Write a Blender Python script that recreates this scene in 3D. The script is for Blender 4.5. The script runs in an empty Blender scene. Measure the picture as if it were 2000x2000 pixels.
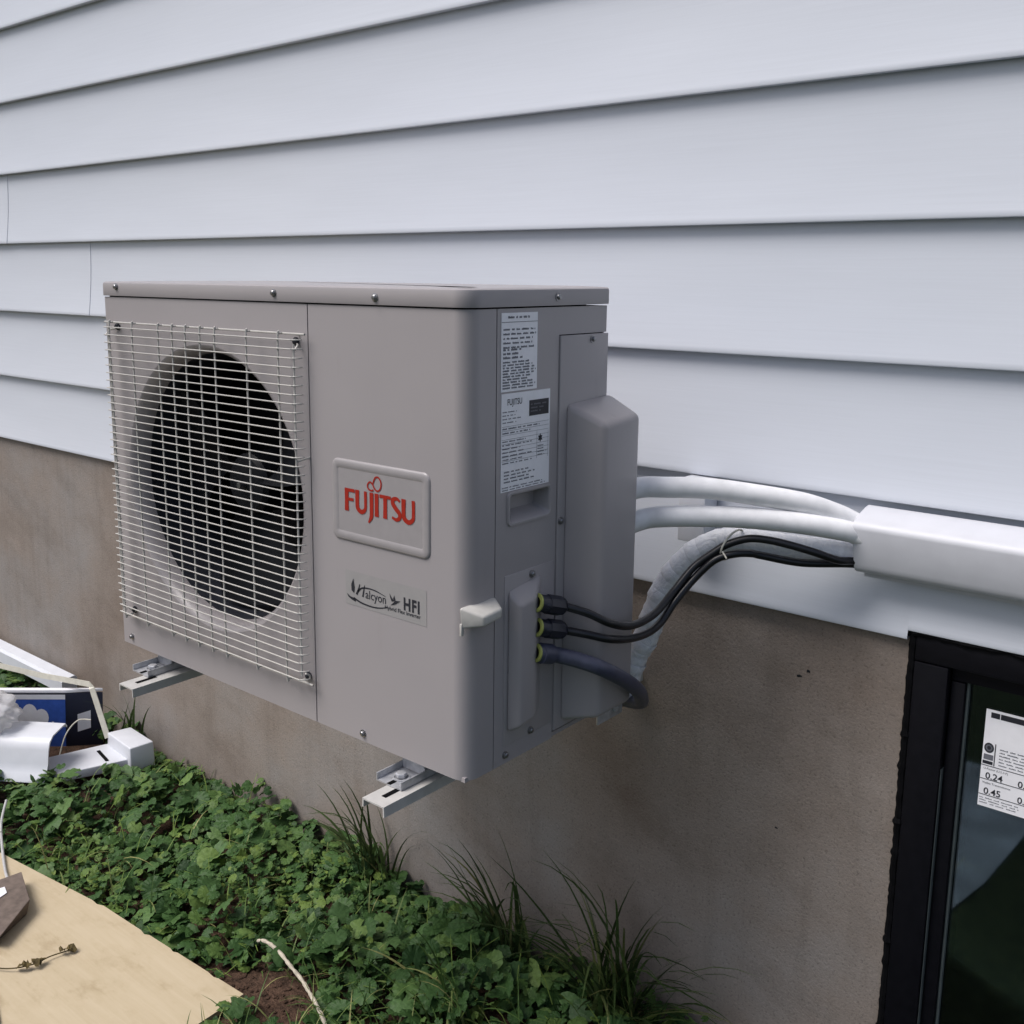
import bpy, bmesh, math, random
from mathutils import Vector, Matrix
import numpy as np

# ------------------------------------------------------------------ camera, sky, sun, exposure
sc = bpy.context.scene
COL = sc.collection
cam_d = bpy.data.cameras.new('camera')
cam = bpy.data.objects.new('camera', cam_d)
COL.objects.link(cam)
rt, up, fw = Vector((0.7611, 0.6486, 0.0067)), Vector((-0.1232, 0.1345, 0.9832)), Vector((-0.6369, 0.7491, -0.1823))
rt.normalize(); fw.normalize(); up = rt.cross(fw).normalized(); fw = up.cross(rt).normalized()
CAMLOC = Vector((1.82279, -1.04918, 1.48977))
cam.matrix_world = Matrix(((rt.x, up.x, -fw.x, CAMLOC.x), (rt.y, up.y, -fw.y, CAMLOC.y), (rt.z, up.z, -fw.z, CAMLOC.z), (0, 0, 0, 1)))
cam_d.sensor_width = 36.0
cam_d.lens = 36.0 * 2052.8 / 2000.0
cam_d.shift_x, cam_d.shift_y = 0.0266, -0.0430
cam_d.clip_start, cam_d.clip_end = 0.02, 500
sc.camera = cam

SUN_DIR = Vector((-0.32, -0.46, 0.84)).normalized()          # towards the light: up, left and out from the wall
w = bpy.data.worlds.new('World'); sc.world = w; w.use_nodes = True
nt = w.node_tree; bg = nt.nodes['Background']
sky = nt.nodes.new('ShaderNodeTexSky'); sky.sky_type = 'NISHITA'; sky.sun_disc = False
sky.sun_elevation = math.asin(SUN_DIR.z)
sky.sun_rotation = math.atan2(SUN_DIR.x, SUN_DIR.y)
sky.air_density = 1.0; sky.dust_density = 4.0; sky.ozone_density = 1.0
hs = nt.nodes.new('ShaderNodeHueSaturation'); hs.inputs['Saturation'].default_value = 0.95   # cloud-veiled sky
nt.links.new(sky.outputs[0], hs.inputs['Color']); nt.links.new(hs.outputs[0], bg.inputs[0])
bg.inputs[1].default_value = 0.072
sd = bpy.data.lights.new('sun', 'SUN'); so = bpy.data.objects.new('sun', sd); COL.objects.link(so)
sd.energy = 1.5; sd.angle = math.radians(32); sd.color = (1.0, 0.975, 0.965)
so.rotation_euler = (-SUN_DIR).to_track_quat('-Z', 'Y').to_euler(); so.location = (-4, -4, 6)
vs = sc.view_settings
vs.view_transform = 'Standard'; vs.look = 'None'; vs.exposure = 0.80; vs.gamma = 1.0
sc.cycles.max_bounces = 7; sc.cycles.diffuse_bounces = 4; sc.cycles.transparent_max_bounces = 8
sc.render.resolution_x = sc.render.resolution_y = 1024

# ------------------------------------------------------------------ materials
def mat(name, col=(.5, .5, .5), rough=.5, metal=0.0, spec=.5):
    m = bpy.data.materials.new(name); m.use_nodes = True
    b = m.node_tree.nodes['Principled BSDF']
    b.inputs['Base Color'].default_value = (*col, 1); b.inputs['Roughness'].default_value = rough
    b.inputs['Metallic'].default_value = metal; b.inputs['Specular IOR Level'].default_value = spec
    return m, m.node_tree.nodes, m.node_tree.links, b
def tex(nd, ln, kind, scale, coords=None, stretch=(1, 1, 1), **kw):
    t = nd.new(kind); t.inputs['Scale'].default_value = scale
    for k, v in kw.items(): t.inputs[k.replace('_', ' ')].default_value = v
    if coords is None:
        g = nd.new('ShaderNodeNewGeometry'); coords = g.outputs['Position']
    mp = nd.new('ShaderNodeMapping'); mp.inputs['Scale'].default_value = stretch
    ln.new(coords, mp.inputs[0]); ln.new(mp.outputs[0], t.inputs['Vector'])
    return t
def ramp(nd, ln, src, stops):
    r = nd.new('ShaderNodeValToRGB'); ln.new(src, r.inputs[0])
    el = r.color_ramp.elements
    while len(el) < len(stops): el.new(.5)
    for e, (p, c) in zip(el, stops):
        e.position = p; e.color = (*c, 1) if len(c) == 3 else c
    return r
def mixc(nd, ln, fac, a, b, mode='MIX'):
    x = nd.new('ShaderNodeMix'); x.data_type = 'RGBA'; x.blend_type = mode
    for s, v in ((x.inputs[0], fac), (x.inputs[6], a), (x.inputs[7], b)):
        if hasattr(v, 'node'): ln.new(v, s)
        elif isinstance(v, (int, float)): s.default_value = v
        else: s.default_value = (*v, 1)
    return x.outputs[2]
def bump(nd, ln, b, h, strength, dist=.001, prev=None):
    n = nd.new('ShaderNodeBump'); n.inputs['Strength'].default_value = strength; n.inputs['Distance'].default_value = dist
    ln.new(h, n.inputs['Height'])
    if prev: ln.new(prev, n.inputs['Normal'])
    ln.new(n.outputs[0], b.inputs['Normal']); return n.outputs[0]

M = {}
def plain(key, col, rough=.5, metal=0., spec=.5, speckle=.06, scale=60):
    m, nd, ln, b = mat(key, col, rough, metal, spec)
    n = tex(nd, ln, 'ShaderNodeTexNoise', scale, Detail=4.0)
    c2 = tuple(min(1, c * (1 - speckle * 2)) for c in col); c1 = tuple(min(1, c * (1 + speckle)) for c in col)
    r = ramp(nd, ln, n.outputs[0], [(.3, c2), (.7, c1)])
    ln.new(r.outputs[0], b.inputs['Base Color'])
    rr = ramp(nd, ln, n.outputs[0], [(.3, (rough * .9,) * 3), (.7, (min(1, rough * 1.12),) * 3)])
    ln.new(rr.outputs[0], b.inputs['Roughness'])
    M[key] = m; return m

# vinyl siding: pale blue-white, faint pressed wood grain running along the boards
m, nd, ln, b = mat('vinyl siding', (.68, .70, .75), .5, 0, .35); M['siding'] = m
g1 = tex(nd, ln, 'ShaderNodeTexNoise', 1.0, stretch=(5, 40, 260), Detail=6.0, Roughness=.6, Distortion=.6)
g2 = tex(nd, ln, 'ShaderNodeTexNoise', 1.2, stretch=(1, 1, 2), Detail=3.0)
c = mixc(nd, ln, g2.outputs[0], (.580, .615, .685), (.630, .660, .722))
r = ramp(nd, ln, g1.outputs[0], [(.35, (.97, .97, .97)), (.65, (1, 1, 1))])
c = mixc(nd, ln, 1.0, c, r.outputs[0], 'MULTIPLY')
ln.new(c, b.inputs['Base Color']); p = bump(nd, ln, b, g1.outputs[0], .10, .0010)
g3 = tex(nd, ln, 'ShaderNodeTexNoise', 2.2, stretch=(1.0, 1, 2.6), Detail=1.0); bump(nd, ln, b, g3.outputs[0], .35, .010, p)

# painted sheet steel of the unit
m, nd, ln, b = mat('beige painted steel', (.37, .352, .335), .42, 0, .45); M['paint'] = m
n1 = tex(nd, ln, 'ShaderNodeTexNoise', 900, Detail=2.0); n2 = tex(nd, ln, 'ShaderNodeTexNoise', 4, Detail=5.0)
n3 = tex(nd, ln, 'ShaderNodeTexNoise', 38, stretch=(1, 1, .12), Detail=6.0, Roughness=.7)
c = mixc(nd, ln, n2.outputs[0], (.325, .303, .312), (.365, .340, .345))
r = ramp(nd, ln, n3.outputs[0], [(.60, (1, 1, 1)), (.85, (.90, .89, .87))])
c = mixc(nd, ln, 1.0, c, r.outputs[0], 'MULTIPLY'); ln.new(c, b.inputs['Base Color'])
rr = ramp(nd, ln, n2.outputs[0], [(.3, (.29,) * 3), (.7, (.40,) * 3)]); ln.new(rr.outputs[0], b.inputs['Roughness'])
vd = tex(nd, ln, 'ShaderNodeTexVoronoi', 9); vd.feature = 'F1'
dn = ramp(nd, ln, vd.outputs['Distance'], [(.0, (0, 0, 0)), (.030, (.3, .3, .3)), (.06, (1, 1, 1))])
hs1 = nd.new('ShaderNodeMath'); hs1.operation = 'MULTIPLY_ADD'; ln.new(n2.outputs[0], hs1.inputs[0]); hs1.inputs[1].default_value = 6.0; ln.new(dn.outputs[0], hs1.inputs[2])
hs2 = nd.new('ShaderNodeMath'); hs2.operation = 'MULTIPLY_ADD'; ln.new(n1.outputs[0], hs2.inputs[0]); hs2.inputs[1].default_value = .10; ln.new(hs1.outputs[0], hs2.inputs[2])
bump(nd, ln, b, hs2.outputs[0], .35, .0008)

# concrete foundation: blotchy, with slanting pale trowel smears, bug holes and a few pale flecks
m, nd, ln, b = mat('cast concrete', (.24, .21, .19), .88, 0, .25); M['concrete'] = m
geo = nd.new('ShaderNodeNewGeometry')
rotm = nd.new('ShaderNodeMapping'); rotm.inputs['Rotation'].default_value = (0, math.radians(-28), 0); ln.new(geo.outputs['Position'], rotm.inputs[0])
a1 = tex(nd, ln, 'ShaderNodeTexNoise', 1.9, Detail=5.0, Roughness=.6)
a2 = tex(nd, ln, 'ShaderNodeTexNoise', 5.0, coords=rotm.outputs[0], stretch=(.8, 1, 1.4), Detail=6.0, Roughness=.68)
a3 = tex(nd, ln, 'ShaderNodeTexNoise', 210, Detail=3.0, Roughness=.7)
a4 = tex(nd, ln, 'ShaderNodeTexNoise', 22, stretch=(1, 1, .10), Detail=4.0, Roughness=.65)
c = ramp(nd, ln, a1.outputs[0], [(.30, (.200, .160, .132)), (.50, (.262, .226, .200)), (.68, (.272, .256, .246))]).outputs[0]
r = ramp(nd, ln, a2.outputs[0], [(.32, (.82, .80, .78)), (.50, (1, 1, 1)), (.62, (1.02, 1.02, 1.02)), (.76, (1.25, 1.25, 1.26))])
c = mixc(nd, ln, .85, c, r.outputs[0], 'MULTIPLY')
r = ramp(nd, ln, a3.outputs[0], [(.30, (.48, .47, .46)), (.44, (1, 1, 1)), (.58, (1, 1, 1)), (.72, (1.38, 1.37, 1.36))])
c = mixc(nd, ln, .7, c, r.outputs[0], 'MULTIPLY')
r = ramp(nd, ln, a4.outputs[0], [(.30, (.86, .85, .84)), (.5, (1, 1, 1)), (.68, (1.02, 1.02, 1.02)), (.80, (1.22, 1.22, 1.22))])
c = mixc(nd, ln, .7, c, r.outputs[0], 'MULTIPLY')
v = tex(nd, ln, 'ShaderNodeTexVoronoi', 26); v.feature = 'F1'
hole = ramp(nd, ln, v.outputs['Distance'], [(.0, (1, 1, 1)), (.045, (1, 1, 1)), (.075, (0, 0, 0))])
cell = ramp(nd, ln, v.outputs['Color'], [(.80, (0, 0, 0)), (.82, (1, 1, 1))])
hm = nd.new('ShaderNodeMath'); hm.operation = 'MULTIPLY'; ln.new(hole.outputs[0], hm.inputs[0]); ln.new(cell.outputs[0], hm.inputs[1])
c = mixc(nd, ln, hm.outputs[0], c, (.07, .062, .055))
flk = ramp(nd, ln, v.outputs['Color'], [(.16, (1, 1, 1)), (.18, (0, 0, 0))])
fm = nd.new('ShaderNodeMath'); fm.operation = 'MULTIPLY'; ln.new(hole.outputs[0], fm.inputs[0]); ln.new(flk.outputs[0], fm.inputs[1])
c = mixc(nd, ln, fm.outputs[0], c, (.44, .42, .40))
ln.new(c, b.inputs['Base Color'])
hsum = nd.new('ShaderNodeMath'); hsum.operation = 'MULTIPLY_ADD'; ln.new(a2.outputs[0], hsum.inputs[0]); hsum.inputs[1].default_value = 3.0; ln.new(a3.outputs[0], hsum.inputs[2])
h2 = nd.new('ShaderNodeMath'); h2.operation = 'SUBTRACT'; ln.new(hsum.outputs[0], h2.inputs[0]); ln.new(hm.outputs[0], h2.inputs[1])
bump(nd, ln, b, h2.outputs[0], .55, .0018)

# soil
m, nd, ln, b = mat('damp soil', (.06, .04, .03), .95, 0, .2); M['soil'] = m
s1 = tex(nd, ln, 'ShaderNodeTexNoise', 60, Detail=4.0, Roughness=.7)
r = ramp(nd, ln, s1.outputs[0], [(.3, (.030, .019, .013)), (.55, (.085, .050, .034)), (.75, (.15, .095, .065))])
ln.new(r.outputs[0], b.inputs['Base Color']); bump(nd, ln, b, s1.outputs[0], 1, .012)

# lawn far off
m, nd, ln, b = mat('turf', (.05, .09, .03), .95, 0, .2); M['turf'] = m
s1 = tex(nd, ln, 'ShaderNodeTexNoise', 30, Detail=8.0, Roughness=.7)
r = ramp(nd, ln, s1.outputs[0], [(.3, (.010, .017, .008)), (.5, (.020, .034, .014)), (.7, (.040, .055, .024))])
ln.new(r.outputs[0], b.inputs['Base Color']); bump(nd, ln, b, s1.outputs[0], 1, .02)

# plywood
m, nd, ln, b = mat('plywood', (.5, .38, .24), .75, 0, .25); M['plywood'] = m
tc = nd.new('ShaderNodeTexCoord')
q1 = tex(nd, ln, 'ShaderNodeTexNoise', 1, coords=tc.outputs['Object'], stretch=(4, 60, 60), Detail=6.0, Roughness=.6, Distortion=.8)
q2 = tex(nd, ln, 'ShaderNodeTexNoise', 16, coords=tc.outputs['Object'], stretch=(.7, 1.3, 1), Detail=6.0, Roughness=.65)
c = mixc(nd, ln, q1.outputs[0], (.45, .366, .238), (.57, .482, .345))
r = ramp(nd, ln, q2.outputs[0], [(.30, (.76, .72, .66)), (.44, (.95, .94, .92)), (.55, (1, 1, 1))]); c = mixc(nd, ln, .8, c, r.outputs[0], 'MULTIPLY')
ln.new(c, b.inputs['Base Color']); bump(nd, ln, b, q1.outputs[0], .25, .001)

# leaves: colour differs from leaf to leaf
def leafmat(key, lo, mid, hi, attr):
    m, nd, ln, b = mat(key, mid, .5, 0, .22); M[key] = m
    if attr:
        a = nd.new('ShaderNodeAttribute'); a.attribute_name = 'tone'; src = a.outputs['Fac']
    else:
        a = nd.new('ShaderNodeObjectInfo'); src = a.outputs['Random']
    r = ramp(nd, ln, src, [(0, lo), (.55, mid), (1, hi)])
    n = tex(nd, ln, 'ShaderNodeTexNoise', 140, Detail=1.0)
    rr = ramp(nd, ln, n.outputs[0], [(.3, (.78, .8, .75)), (.6, (1.05, 1.05, 1.0))])
    c = mixc(nd, ln, 1., r.outputs[0], rr.outputs[0], 'MULTIPLY'); ln.new(c, b.inputs['Base Color'])
    bump(nd, ln, b, n.outputs[0], .5, .002)
    tr = nd.new('ShaderNodeBsdfTranslucent'); ln.new(c, tr.inputs[0])
    mx = nd.new('ShaderNodeMixShader'); mx.inputs[0].default_value = .22
    out = nd['Material Output']; ln.new(b.outputs[0], mx.inputs[1]); ln.new(tr.outputs[0], mx.inputs[2]); ln.new(mx.outputs[0], out.inputs[0])
leafmat('leaf', (.042, .092, .032), (.088, .168, .058), (.165, .255, .074), False)
leafmat('leaf mass', (.021, .055, .017), (.062, .130, .040), (.175, .250, .056), True)
leafmat('grass', (.045, .090, .025), (.100, .175, .045), (.36, .34, .15), True)
leafmat('shaded grass', (.036, .060, .020), (.075, .125, .040), (.22, .22, .09), True)  # darker copy of the grass, shade by the wall put into its colour

plain('white plastic', (.66, .68, .73), .38, 0, .5, .02, 30)
plain('duct vinyl', (.59, .60, .645), .42, 0, .4, .02, 30)
plain('insulation', (.84, .84, .86), .55, 0, .4, .05, 40)
plain('cream plastic', (.60, .58, .50), .5)
plain('galvanised', (.50, .51, .54), .38, .35, .5, .12, 90)
plain('bracket paint', (.52, .51, .49), .45, 0, .5, .05, 50)
plain('wire', (.50, .485, .455), .38, 0, .5, .04, 80)
plain('screw', (.30, .30, .31), .3, .9)
plain('black core', (.010, .010, .011), .8, 0, .2)
plain('fan plastic', (.006, .007, .010), .5, 0, .2)
plain('shroud plastic', (.030, .033, .042), .32, 0, .5)
plain('fins', (.008, .008, .009), .6, 0, .2)
plain('cable', (.006, .006, .009), .33, 0, .5)
plain('conduit', (.050, .055, .090), .42, 0, .5, .1, 120)
plain('gland', (.014, .016, .028), .4, 0, .5)
plain('washer', (.33, .36, .09), .5)
plain('frame black', (.0045, .0045, .007), .5, 0, .14, .1)
plain('seal black', (.004, .004, .005), .8, 0, .1, .2)
plain('gasket grey', (.12, .14, .14), .5)
plain('red ink', (.33, .022, .012), .45, 0, .3, .03)
plain('black ink', (.025, .026, .034), .5, 0, .3)
plain('grey ink', (.15, .155, .18), .6, 0, .2)
plain('paper', (.84, .84, .88), .5, 0, .4, .02)
plain('badge', (.315, .297, .303), .34, 0, .5, .02)
plain('badge face', (.310, .292, .298), .42, 0, .5, .02)
plain('sticker film', (.318, .308, .308), .35, 0, .5, .02)
plain('carton blue', (.045, .115, .46), .5, 0, .4, .08)
plain('carton dark', (.018, .022, .045), .5, 0, .4)
plain('carton board', (.17, .135, .115), .8, 0, .2, .15)
plain('root', (.52, .47, .38), .8, 0, .2, .15, 80)
plain('twig', (.10, .075, .030), .8, 0, .2, .3, 90)
plain('paving', (.22, .27, .32), .8, 0, .2, .25, 6)
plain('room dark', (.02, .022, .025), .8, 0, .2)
plain('grey cord', (.42, .42, .42), .5)

# taped insulation: crinkled vinyl wrap
m, nd, ln, b = mat('wrapping tape', (.72, .74, .79), .32, 0, .5); M['tape'] = m
t1 = tex(nd, ln, 'ShaderNodeTexNoise', 55, Detail=5.0, Roughness=.6, Distortion=1.5)
r = ramp(nd, ln, t1.outputs[0], [(.3, (.70, .72, .78)), (.6, (.84, .85, .88))]); ln.new(r.outputs[0], b.inputs['Base Color'])
bump(nd, ln, b, t1.outputs[0], .8, .003)
# thin bag film
m, nd, ln, b = mat('bag film', (.78, .78, .80), .3, 0, .5); M['bag'] = m
n = tex(nd, ln, 'ShaderNodeTexNoise', 30, Detail=4.0); bump(nd, ln, b, n.outputs[0], .6, .01)
tr = nd.new('ShaderNodeBsdfTranslucent'); tr.inputs[0].default_value = (.8, .8, .82, 1); tp = nd.new('ShaderNodeBsdfTransparent')
m1 = nd.new('ShaderNodeMixShader'); m1.inputs[0].default_value = .4; m2 = nd.new('ShaderNodeMixShader'); m2.inputs[0].default_value = .18
ln.new(b.outputs[0], m1.inputs[1]); ln.new(tr.outputs[0], m1.inputs[2]); ln.new(m1.outputs[0], m2.inputs[1]); ln.new(tp.outputs[0], m2.inputs[2])
ln.new(m2.outputs[0], nd['Material Output'].inputs[0])
# window glass
m, nd, ln, b = mat('window glass', (1, 1, 1), .02); M['glass'] = m
tp = nd.new('ShaderNodeBsdfTransparent'); tp.inputs[0].default_value = (.78, .86, .86, 1)
gl = nd.new('ShaderNodeBsdfGlossy'); gl.inputs['Roughness'].default_value = .035; gl.inputs[0].default_value = (.9, .95, 1, 1)
fr = nd.new('ShaderNodeFresnel'); fr.inputs[0].default_value = 1.75
mx = nd.new('ShaderNodeMixShader'); ln.new(fr.outputs[0], mx.inputs[0]); ln.new(tp.outputs[0], mx.inputs[1]); ln.new(gl.outputs[0], mx.inputs[2])
ln.new(mx.outputs[0], nd['Material Output'].inputs[0])

# ------------------------------------------------------------------ mesh helpers
def smooth_path(pts, n=8):
    P = [Vector(p) for p in pts]; out = []
    for i in range(len(P) - 1):
        p0 = P[max(i - 1, 0)]; p1 = P[i]; p2 = P[i + 1]; p3 = P[min(i + 2, len(P) - 1)]
        for k in range(n):
            t = k / n
            out.append(.5 * ((2 * p1) + (-p0 + p2) * t + (2 * p0 - 5 * p1 + 4 * p2 - p3) * t * t + (-p0 + 3 * p1 - 3 * p2 + p3) * t ** 3))
    out.append(P[-1]); return out
class MB:
    def __init__(s): s.v = []; s.f = []; s.sm = []
    def add(s, vs_, fs, smooth=False):
        o = len(s.v); s.v += [tuple(x) for x in vs_]; s.f += [tuple(i + o for i in f) for f in fs]; s.sm += [smooth] * len(fs); return s
    def box(s, a, b_, bev=0.0, seg=2):
        a = Vector(a); b_ = Vector(b_); bm = bmesh.new(); bmesh.ops.create_cube(bm, size=1)
        for v_ in bm.verts: v_.co = Vector(((a[i] + b_[i]) / 2 + v_.co[i] * (b_[i] - a[i]) for i in range(3)))
        if bev: bmesh.ops.bevel(bm, geom=bm.edges[:], offset=bev, segments=seg, affect='EDGES', profile=.5)
        s.from_bm(bm, bool(bev)); return s
    def from_bm(s, bm, smooth=False):
        bm.verts.index_update(); s.add([v_.co for v_ in bm.verts], [[v_.index for v_ in f.verts] for f in bm.faces], smooth); bm.free()
    def hexa(s, low, high, bev=0.0):
        """8 corners: low quad (ccw from above) and high quad"""
        bm = bmesh.new(); L = [bm.verts.new(p) for p in low]; H = [bm.verts.new(p) for p in high]; n = len(L)
        bm.faces.new(L[::-1]); bm.faces.new(H)
        for i in range(n): bm.faces.new((L[i], L[(i + 1) % n], H[(i + 1) % n], H[i]))
        bmesh.ops.recalc_face_normals(bm, faces=bm.faces[:])
        if bev: bmesh.ops.bevel(bm, geom=bm.edges[:], offset=bev, segments=3, affect='EDGES', profile=.5)
        s.from_bm(bm, bool(bev)); return s
    def tube(s, path, r, seg=10, caps=True):
        P = [Vector(p) for p in path]; n = len(P); rr = r if isinstance(r, (list, tuple)) else [r] * n
        T = [(P[min(i + 1, n - 1)] - P[max(i - 1, 0)]).normalized() for i in range(n)]
        u = T[0].orthogonal().normalized(); vs_ = []
        for i in range(n):
            u = (u - T[i] * u.dot(T[i])).normalized(); w_ = T[i].cross(u)
            for k in range(seg):
                a = 2 * math.pi * k / seg; vs_.append(P[i] + (u * math.cos(a) + w_ * math.sin(a)) * rr[i])
        fs = [(i * seg + k, i * seg + (k + 1) % seg, (i + 1) * seg + (k + 1) % seg, (i + 1) * seg + k) for i in range(n - 1) for k in range(seg)]
        s.add(vs_, fs, True)
        if caps: s.add(vs_[:seg], [tuple(range(seg))[::-1]]); s.add(vs_[-seg:], [tuple(range(seg))])
        return s
    def extr(s, outline, z0, z1, smooth=False, cap=True, axis='z'):
        n = len(outline)
        pt = {'z': lambda a, b_, c_: (a, b_, c_), 'x': lambda a, b_, c_: (c_, a, b_), 'y': lambda a, b_, c_: (a, c_, b_)}[axis]
        vs_ = [pt(a, b_, z0) for a, b_ in outline] + [pt(a, b_, z1) for a, b_ in outline]
        s.add(vs_, [(i, (i + 1) % n, n + (i + 1) % n, n + i) for i in range(n)], smooth)
        if cap: s.add(vs_, [tuple(range(n))[::-1], tuple(range(n, 2 * n))])
        return s
    def lathe(s, prof, centre, axis, seg=32, smooth=True, a0=0):
        """prof: (radius, distance along axis)"""
        ax = Vector(axis).normalized(); u = ax.orthogonal().normalized(); w_ = ax.cross(u); C_ = Vector(centre); n = len(prof)
        vs_ = [C_ + ax * d + (u * math.cos(2 * math.pi * k / seg + a0) + w_ * math.sin(2 * math.pi * k / seg + a0)) * r_ for r_, d in prof for k in range(seg)]
        fs = [(i * seg + k, i * seg + (k + 1) % seg, (i + 1) * seg + (k + 1) % seg, (i + 1) * seg + k) for i in range(n - 1) for k in range(seg)]
        s.add(vs_, fs, smooth); return s
    def build(s, name, material, parent=None, fix=True, sharp=True):
        me = bpy.data.meshes.new(name); me.from_pydata(s.v, [], s.f)
        if fix:
            bm = bmesh.new(); bm.from_mesh(me); bmesh.ops.remove_doubles(bm, verts=bm.verts[:], dist=1e-6)
            # polygons keep their smooth flag through from_pydata order only, so set it after
            bmesh.ops.recalc_face_normals(bm, faces=bm.faces[:]); bm.to_mesh(me); bm.free()
        if any(s.sm):
            me.shade_smooth()
            if sharp: me.set_sharp_from_angle(angle=math.radians(38))
        me.materials.append(M[material]); o = bpy.data.objects.new(name, me); COL.objects.link(o)
        if parent: o.parent = parent
        return o
def tag(o, label=None, cat=None, group=None, kind=None):
    for k, v_ in (('label', label), ('category', cat), ('group', group), ('kind', kind)):
        if v_: o[k] = v_
    return o
def empty(name, label, cat, group=None):
    o = bpy.data.objects.new(name, None); COL.objects.link(o); return tag(o, label, cat, group)
def copy_part(src, parent, loc):
    c_ = src.copy(); COL.objects.link(c_); c_.parent = parent; c_.location = loc; return c_
def text_mesh(txt, size, italic=0.0, bold=0.0, sx=1.0, gap=1.0):
    cu = bpy.data.curves.new('t', 'FONT'); cu.body = txt; cu.size = size; cu.shear = italic; cu.offset = bold; cu.resolution_u = 3; cu.space_character = gap
    o = bpy.data.objects.new('t', cu); COL.objects.link(o); dg = bpy.context.evaluated_depsgraph_get()
    me = o.evaluated_get(dg).to_mesh(); vs_ = [(v_.co.x * sx, v_.co.y) for v_ in me.vertices]; fs = [tuple(p.vertices) for p in me.polygons]
    o.evaluated_get(dg).to_mesh_clear(); bpy.data.objects.remove(o); bpy.data.curves.remove(cu); return vs_, fs
def ribbon(pts, widths, n=6):
    """flat stroke in 2D"""
    P = smooth_path([(x, y, 0) for x, y in pts], n) if n > 1 else [Vector((x, y, 0)) for x, y in pts]
    m_ = len(P); W = [np.interp(i / (m_ - 1) * (len(widths) - 1), range(len(widths)), widths) for i in range(m_)]
    L = []; R_ = []
    for i in range(m_):
        t = (P[min(i + 1, m_ - 1)] - P[max(i - 1, 0)]).normalized(); nn = Vector((-t.y, t.x, 0)) * W[i] / 2
        L.append(P[i] + nn); R_.append(P[i] - nn)
    vs_ = [(p.x, p.y) for p in L + R_]; return vs_, [(i, i + 1, m_ + i + 1, m_ + i) for i in range(m_ - 1)]
def ribbon_mesh(mb, pts, widths, y, n=6):
    v2_, f2 = ribbon(pts, widths, n); mb.add([(x, y, z) for x, z in v2_], f2)

rnd = random.Random(7)
GZ = 0.77                     # underside of the unit above the ground
YW = 0.6108                   # butt edges of the siding
YF = 0.628                    # face of the concrete

# ------------------------------------------------------------------ setting: ground
bm = bmesh.new()
xs = np.concatenate([np.linspace(-40, -2.4, 12), np.arange(-2.3, 1.5, .05), np.linspace(1.6, 40, 12)])
ys_ = np.concatenate([np.linspace(-60, -.8, 12), np.arange(-.75, .70, .05)])
def ground_h(x, y): return .012 * math.sin(x * 5.1 + y * 3) + .009 * math.sin(x * 11 - y * 8.3) - .012 if -2.4 < x < 1.5 and y > -.8 else -.02
G = [[bm.verts.new((x, y, ground_h(x, y))) for x in xs] for y in ys_]
for j in range(len(ys_) - 1):
    for i in range(len(xs) - 1): bm.faces.new((G[j][i], G[j][i + 1], G[j + 1][i + 1], G[j + 1][i]))
mb = MB(); mb.from_bm(bm, True); ground = mb.build('ground', 'soil', fix=False); tag(ground, kind='structure', label='dark brown soil along the foot of the house wall')
mb = MB()
mb.add([(-60, -60, -.004), (60, -60, -.004), (60, -.95, -.004), (-60, -.95, -.004)], [(0, 1, 2, 3)])
lawn = mb.build('lawn', 'turf'); tag(lawn, kind='structure', label='green lawn in front of the house')
mb = MB(); mb.add([(1.06, -.96, .010), (30, -.96, .010), (30, YF + .001, .010), (1.10, YF + .001, .010)], [(0, 1, 2, 3)]); tag(mb.build('lawn', 'turf'), kind='structure', label='green lawn below the window')
mb = MB(); mb.add([(.70, -.92, .016), (1.32, -.92, .016), (1.25, -.55, .016), (1.235, -.25, .016), (1.20, -.04, .016), (.90, -.04, .016)], [(0, 1, 2, 3, 4, 5)])
tag(mb.build('path', 'paving'), kind='structure', label='pale blue-grey paving mirrored in the window')

# ------------------------------------------------------------------ house wall: lap siding boards
house = empty('house_wall', 'house wall of pale grey-white horizontal lap siding boards', 'wall')
EXP = .21868; Z0 = GZ + .58491
def board(x0, x1, zb, h, lift=0.0, notch=None):
    lipd = .0172
    prof = []
    top = zb + h + .012
    prof.append((YW + .0185 - lift, top))
    for t in (.0, .08, .18, .3, .42, .54, .66, .78, .88, .95):
        z = zb + h * (1 - t); prof.append((YW + .0178 * (1 - t ** 1.9) - lift, z))
    prof += [(YW + .0004 - lift, zb + .004), (YW + .0012 - lift, zb + .001), (YW + .003 - lift, zb), (YW + lipd, zb + .0012), (YW + lipd, zb + .006)]
    mb = MB(); n = len(prof)
    xs_ = [x0, x1]
    vs_ = [(x, y, z) for x in xs_ for y, z in prof]
    mb.add(vs_, [(i, i + 1, n + i + 1, n + i) for i in range(n - 1)], True)
    if lift: mb.add([(x1, y, z) for y, z in prof] + [(x1, y + lift + .002, z) for y, z in prof], [(i, i + 1, n + i + 1, n + i) for i in range(n - 1)])
    return mb
for k in range(-2, 8):
    zb = Z0 + EXP * k
    if k == 1: segs = [(-6, -1.645, .0016), (-1.66, 5, 0)]
    elif k == 0: segs = [(-6, -1.155, .0016), (-1.17, 5, 0)]
    elif k == -2:
        mb = board(-6, 1.2998, zb, EXP); q = board(1.2998, 5, zb + .0150, EXP - .0150)
        mb.add(q.v, q.f, True); mb.build('siding_board', 'siding', house, fix=False); continue
    else: segs = [(-6, 5, 0)]
    for a, c_, lf in segs: board(a, c_, zb, EXP, lf).build('siding_board', 'siding', house, fix=False)
mb = MB(); mb.box((-6, YW + .02, Z0 - 2 * EXP + .02), (5, YW + .12, Z0 + 8 * EXP)); mb.build('sheathing', 'black core', house)

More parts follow.
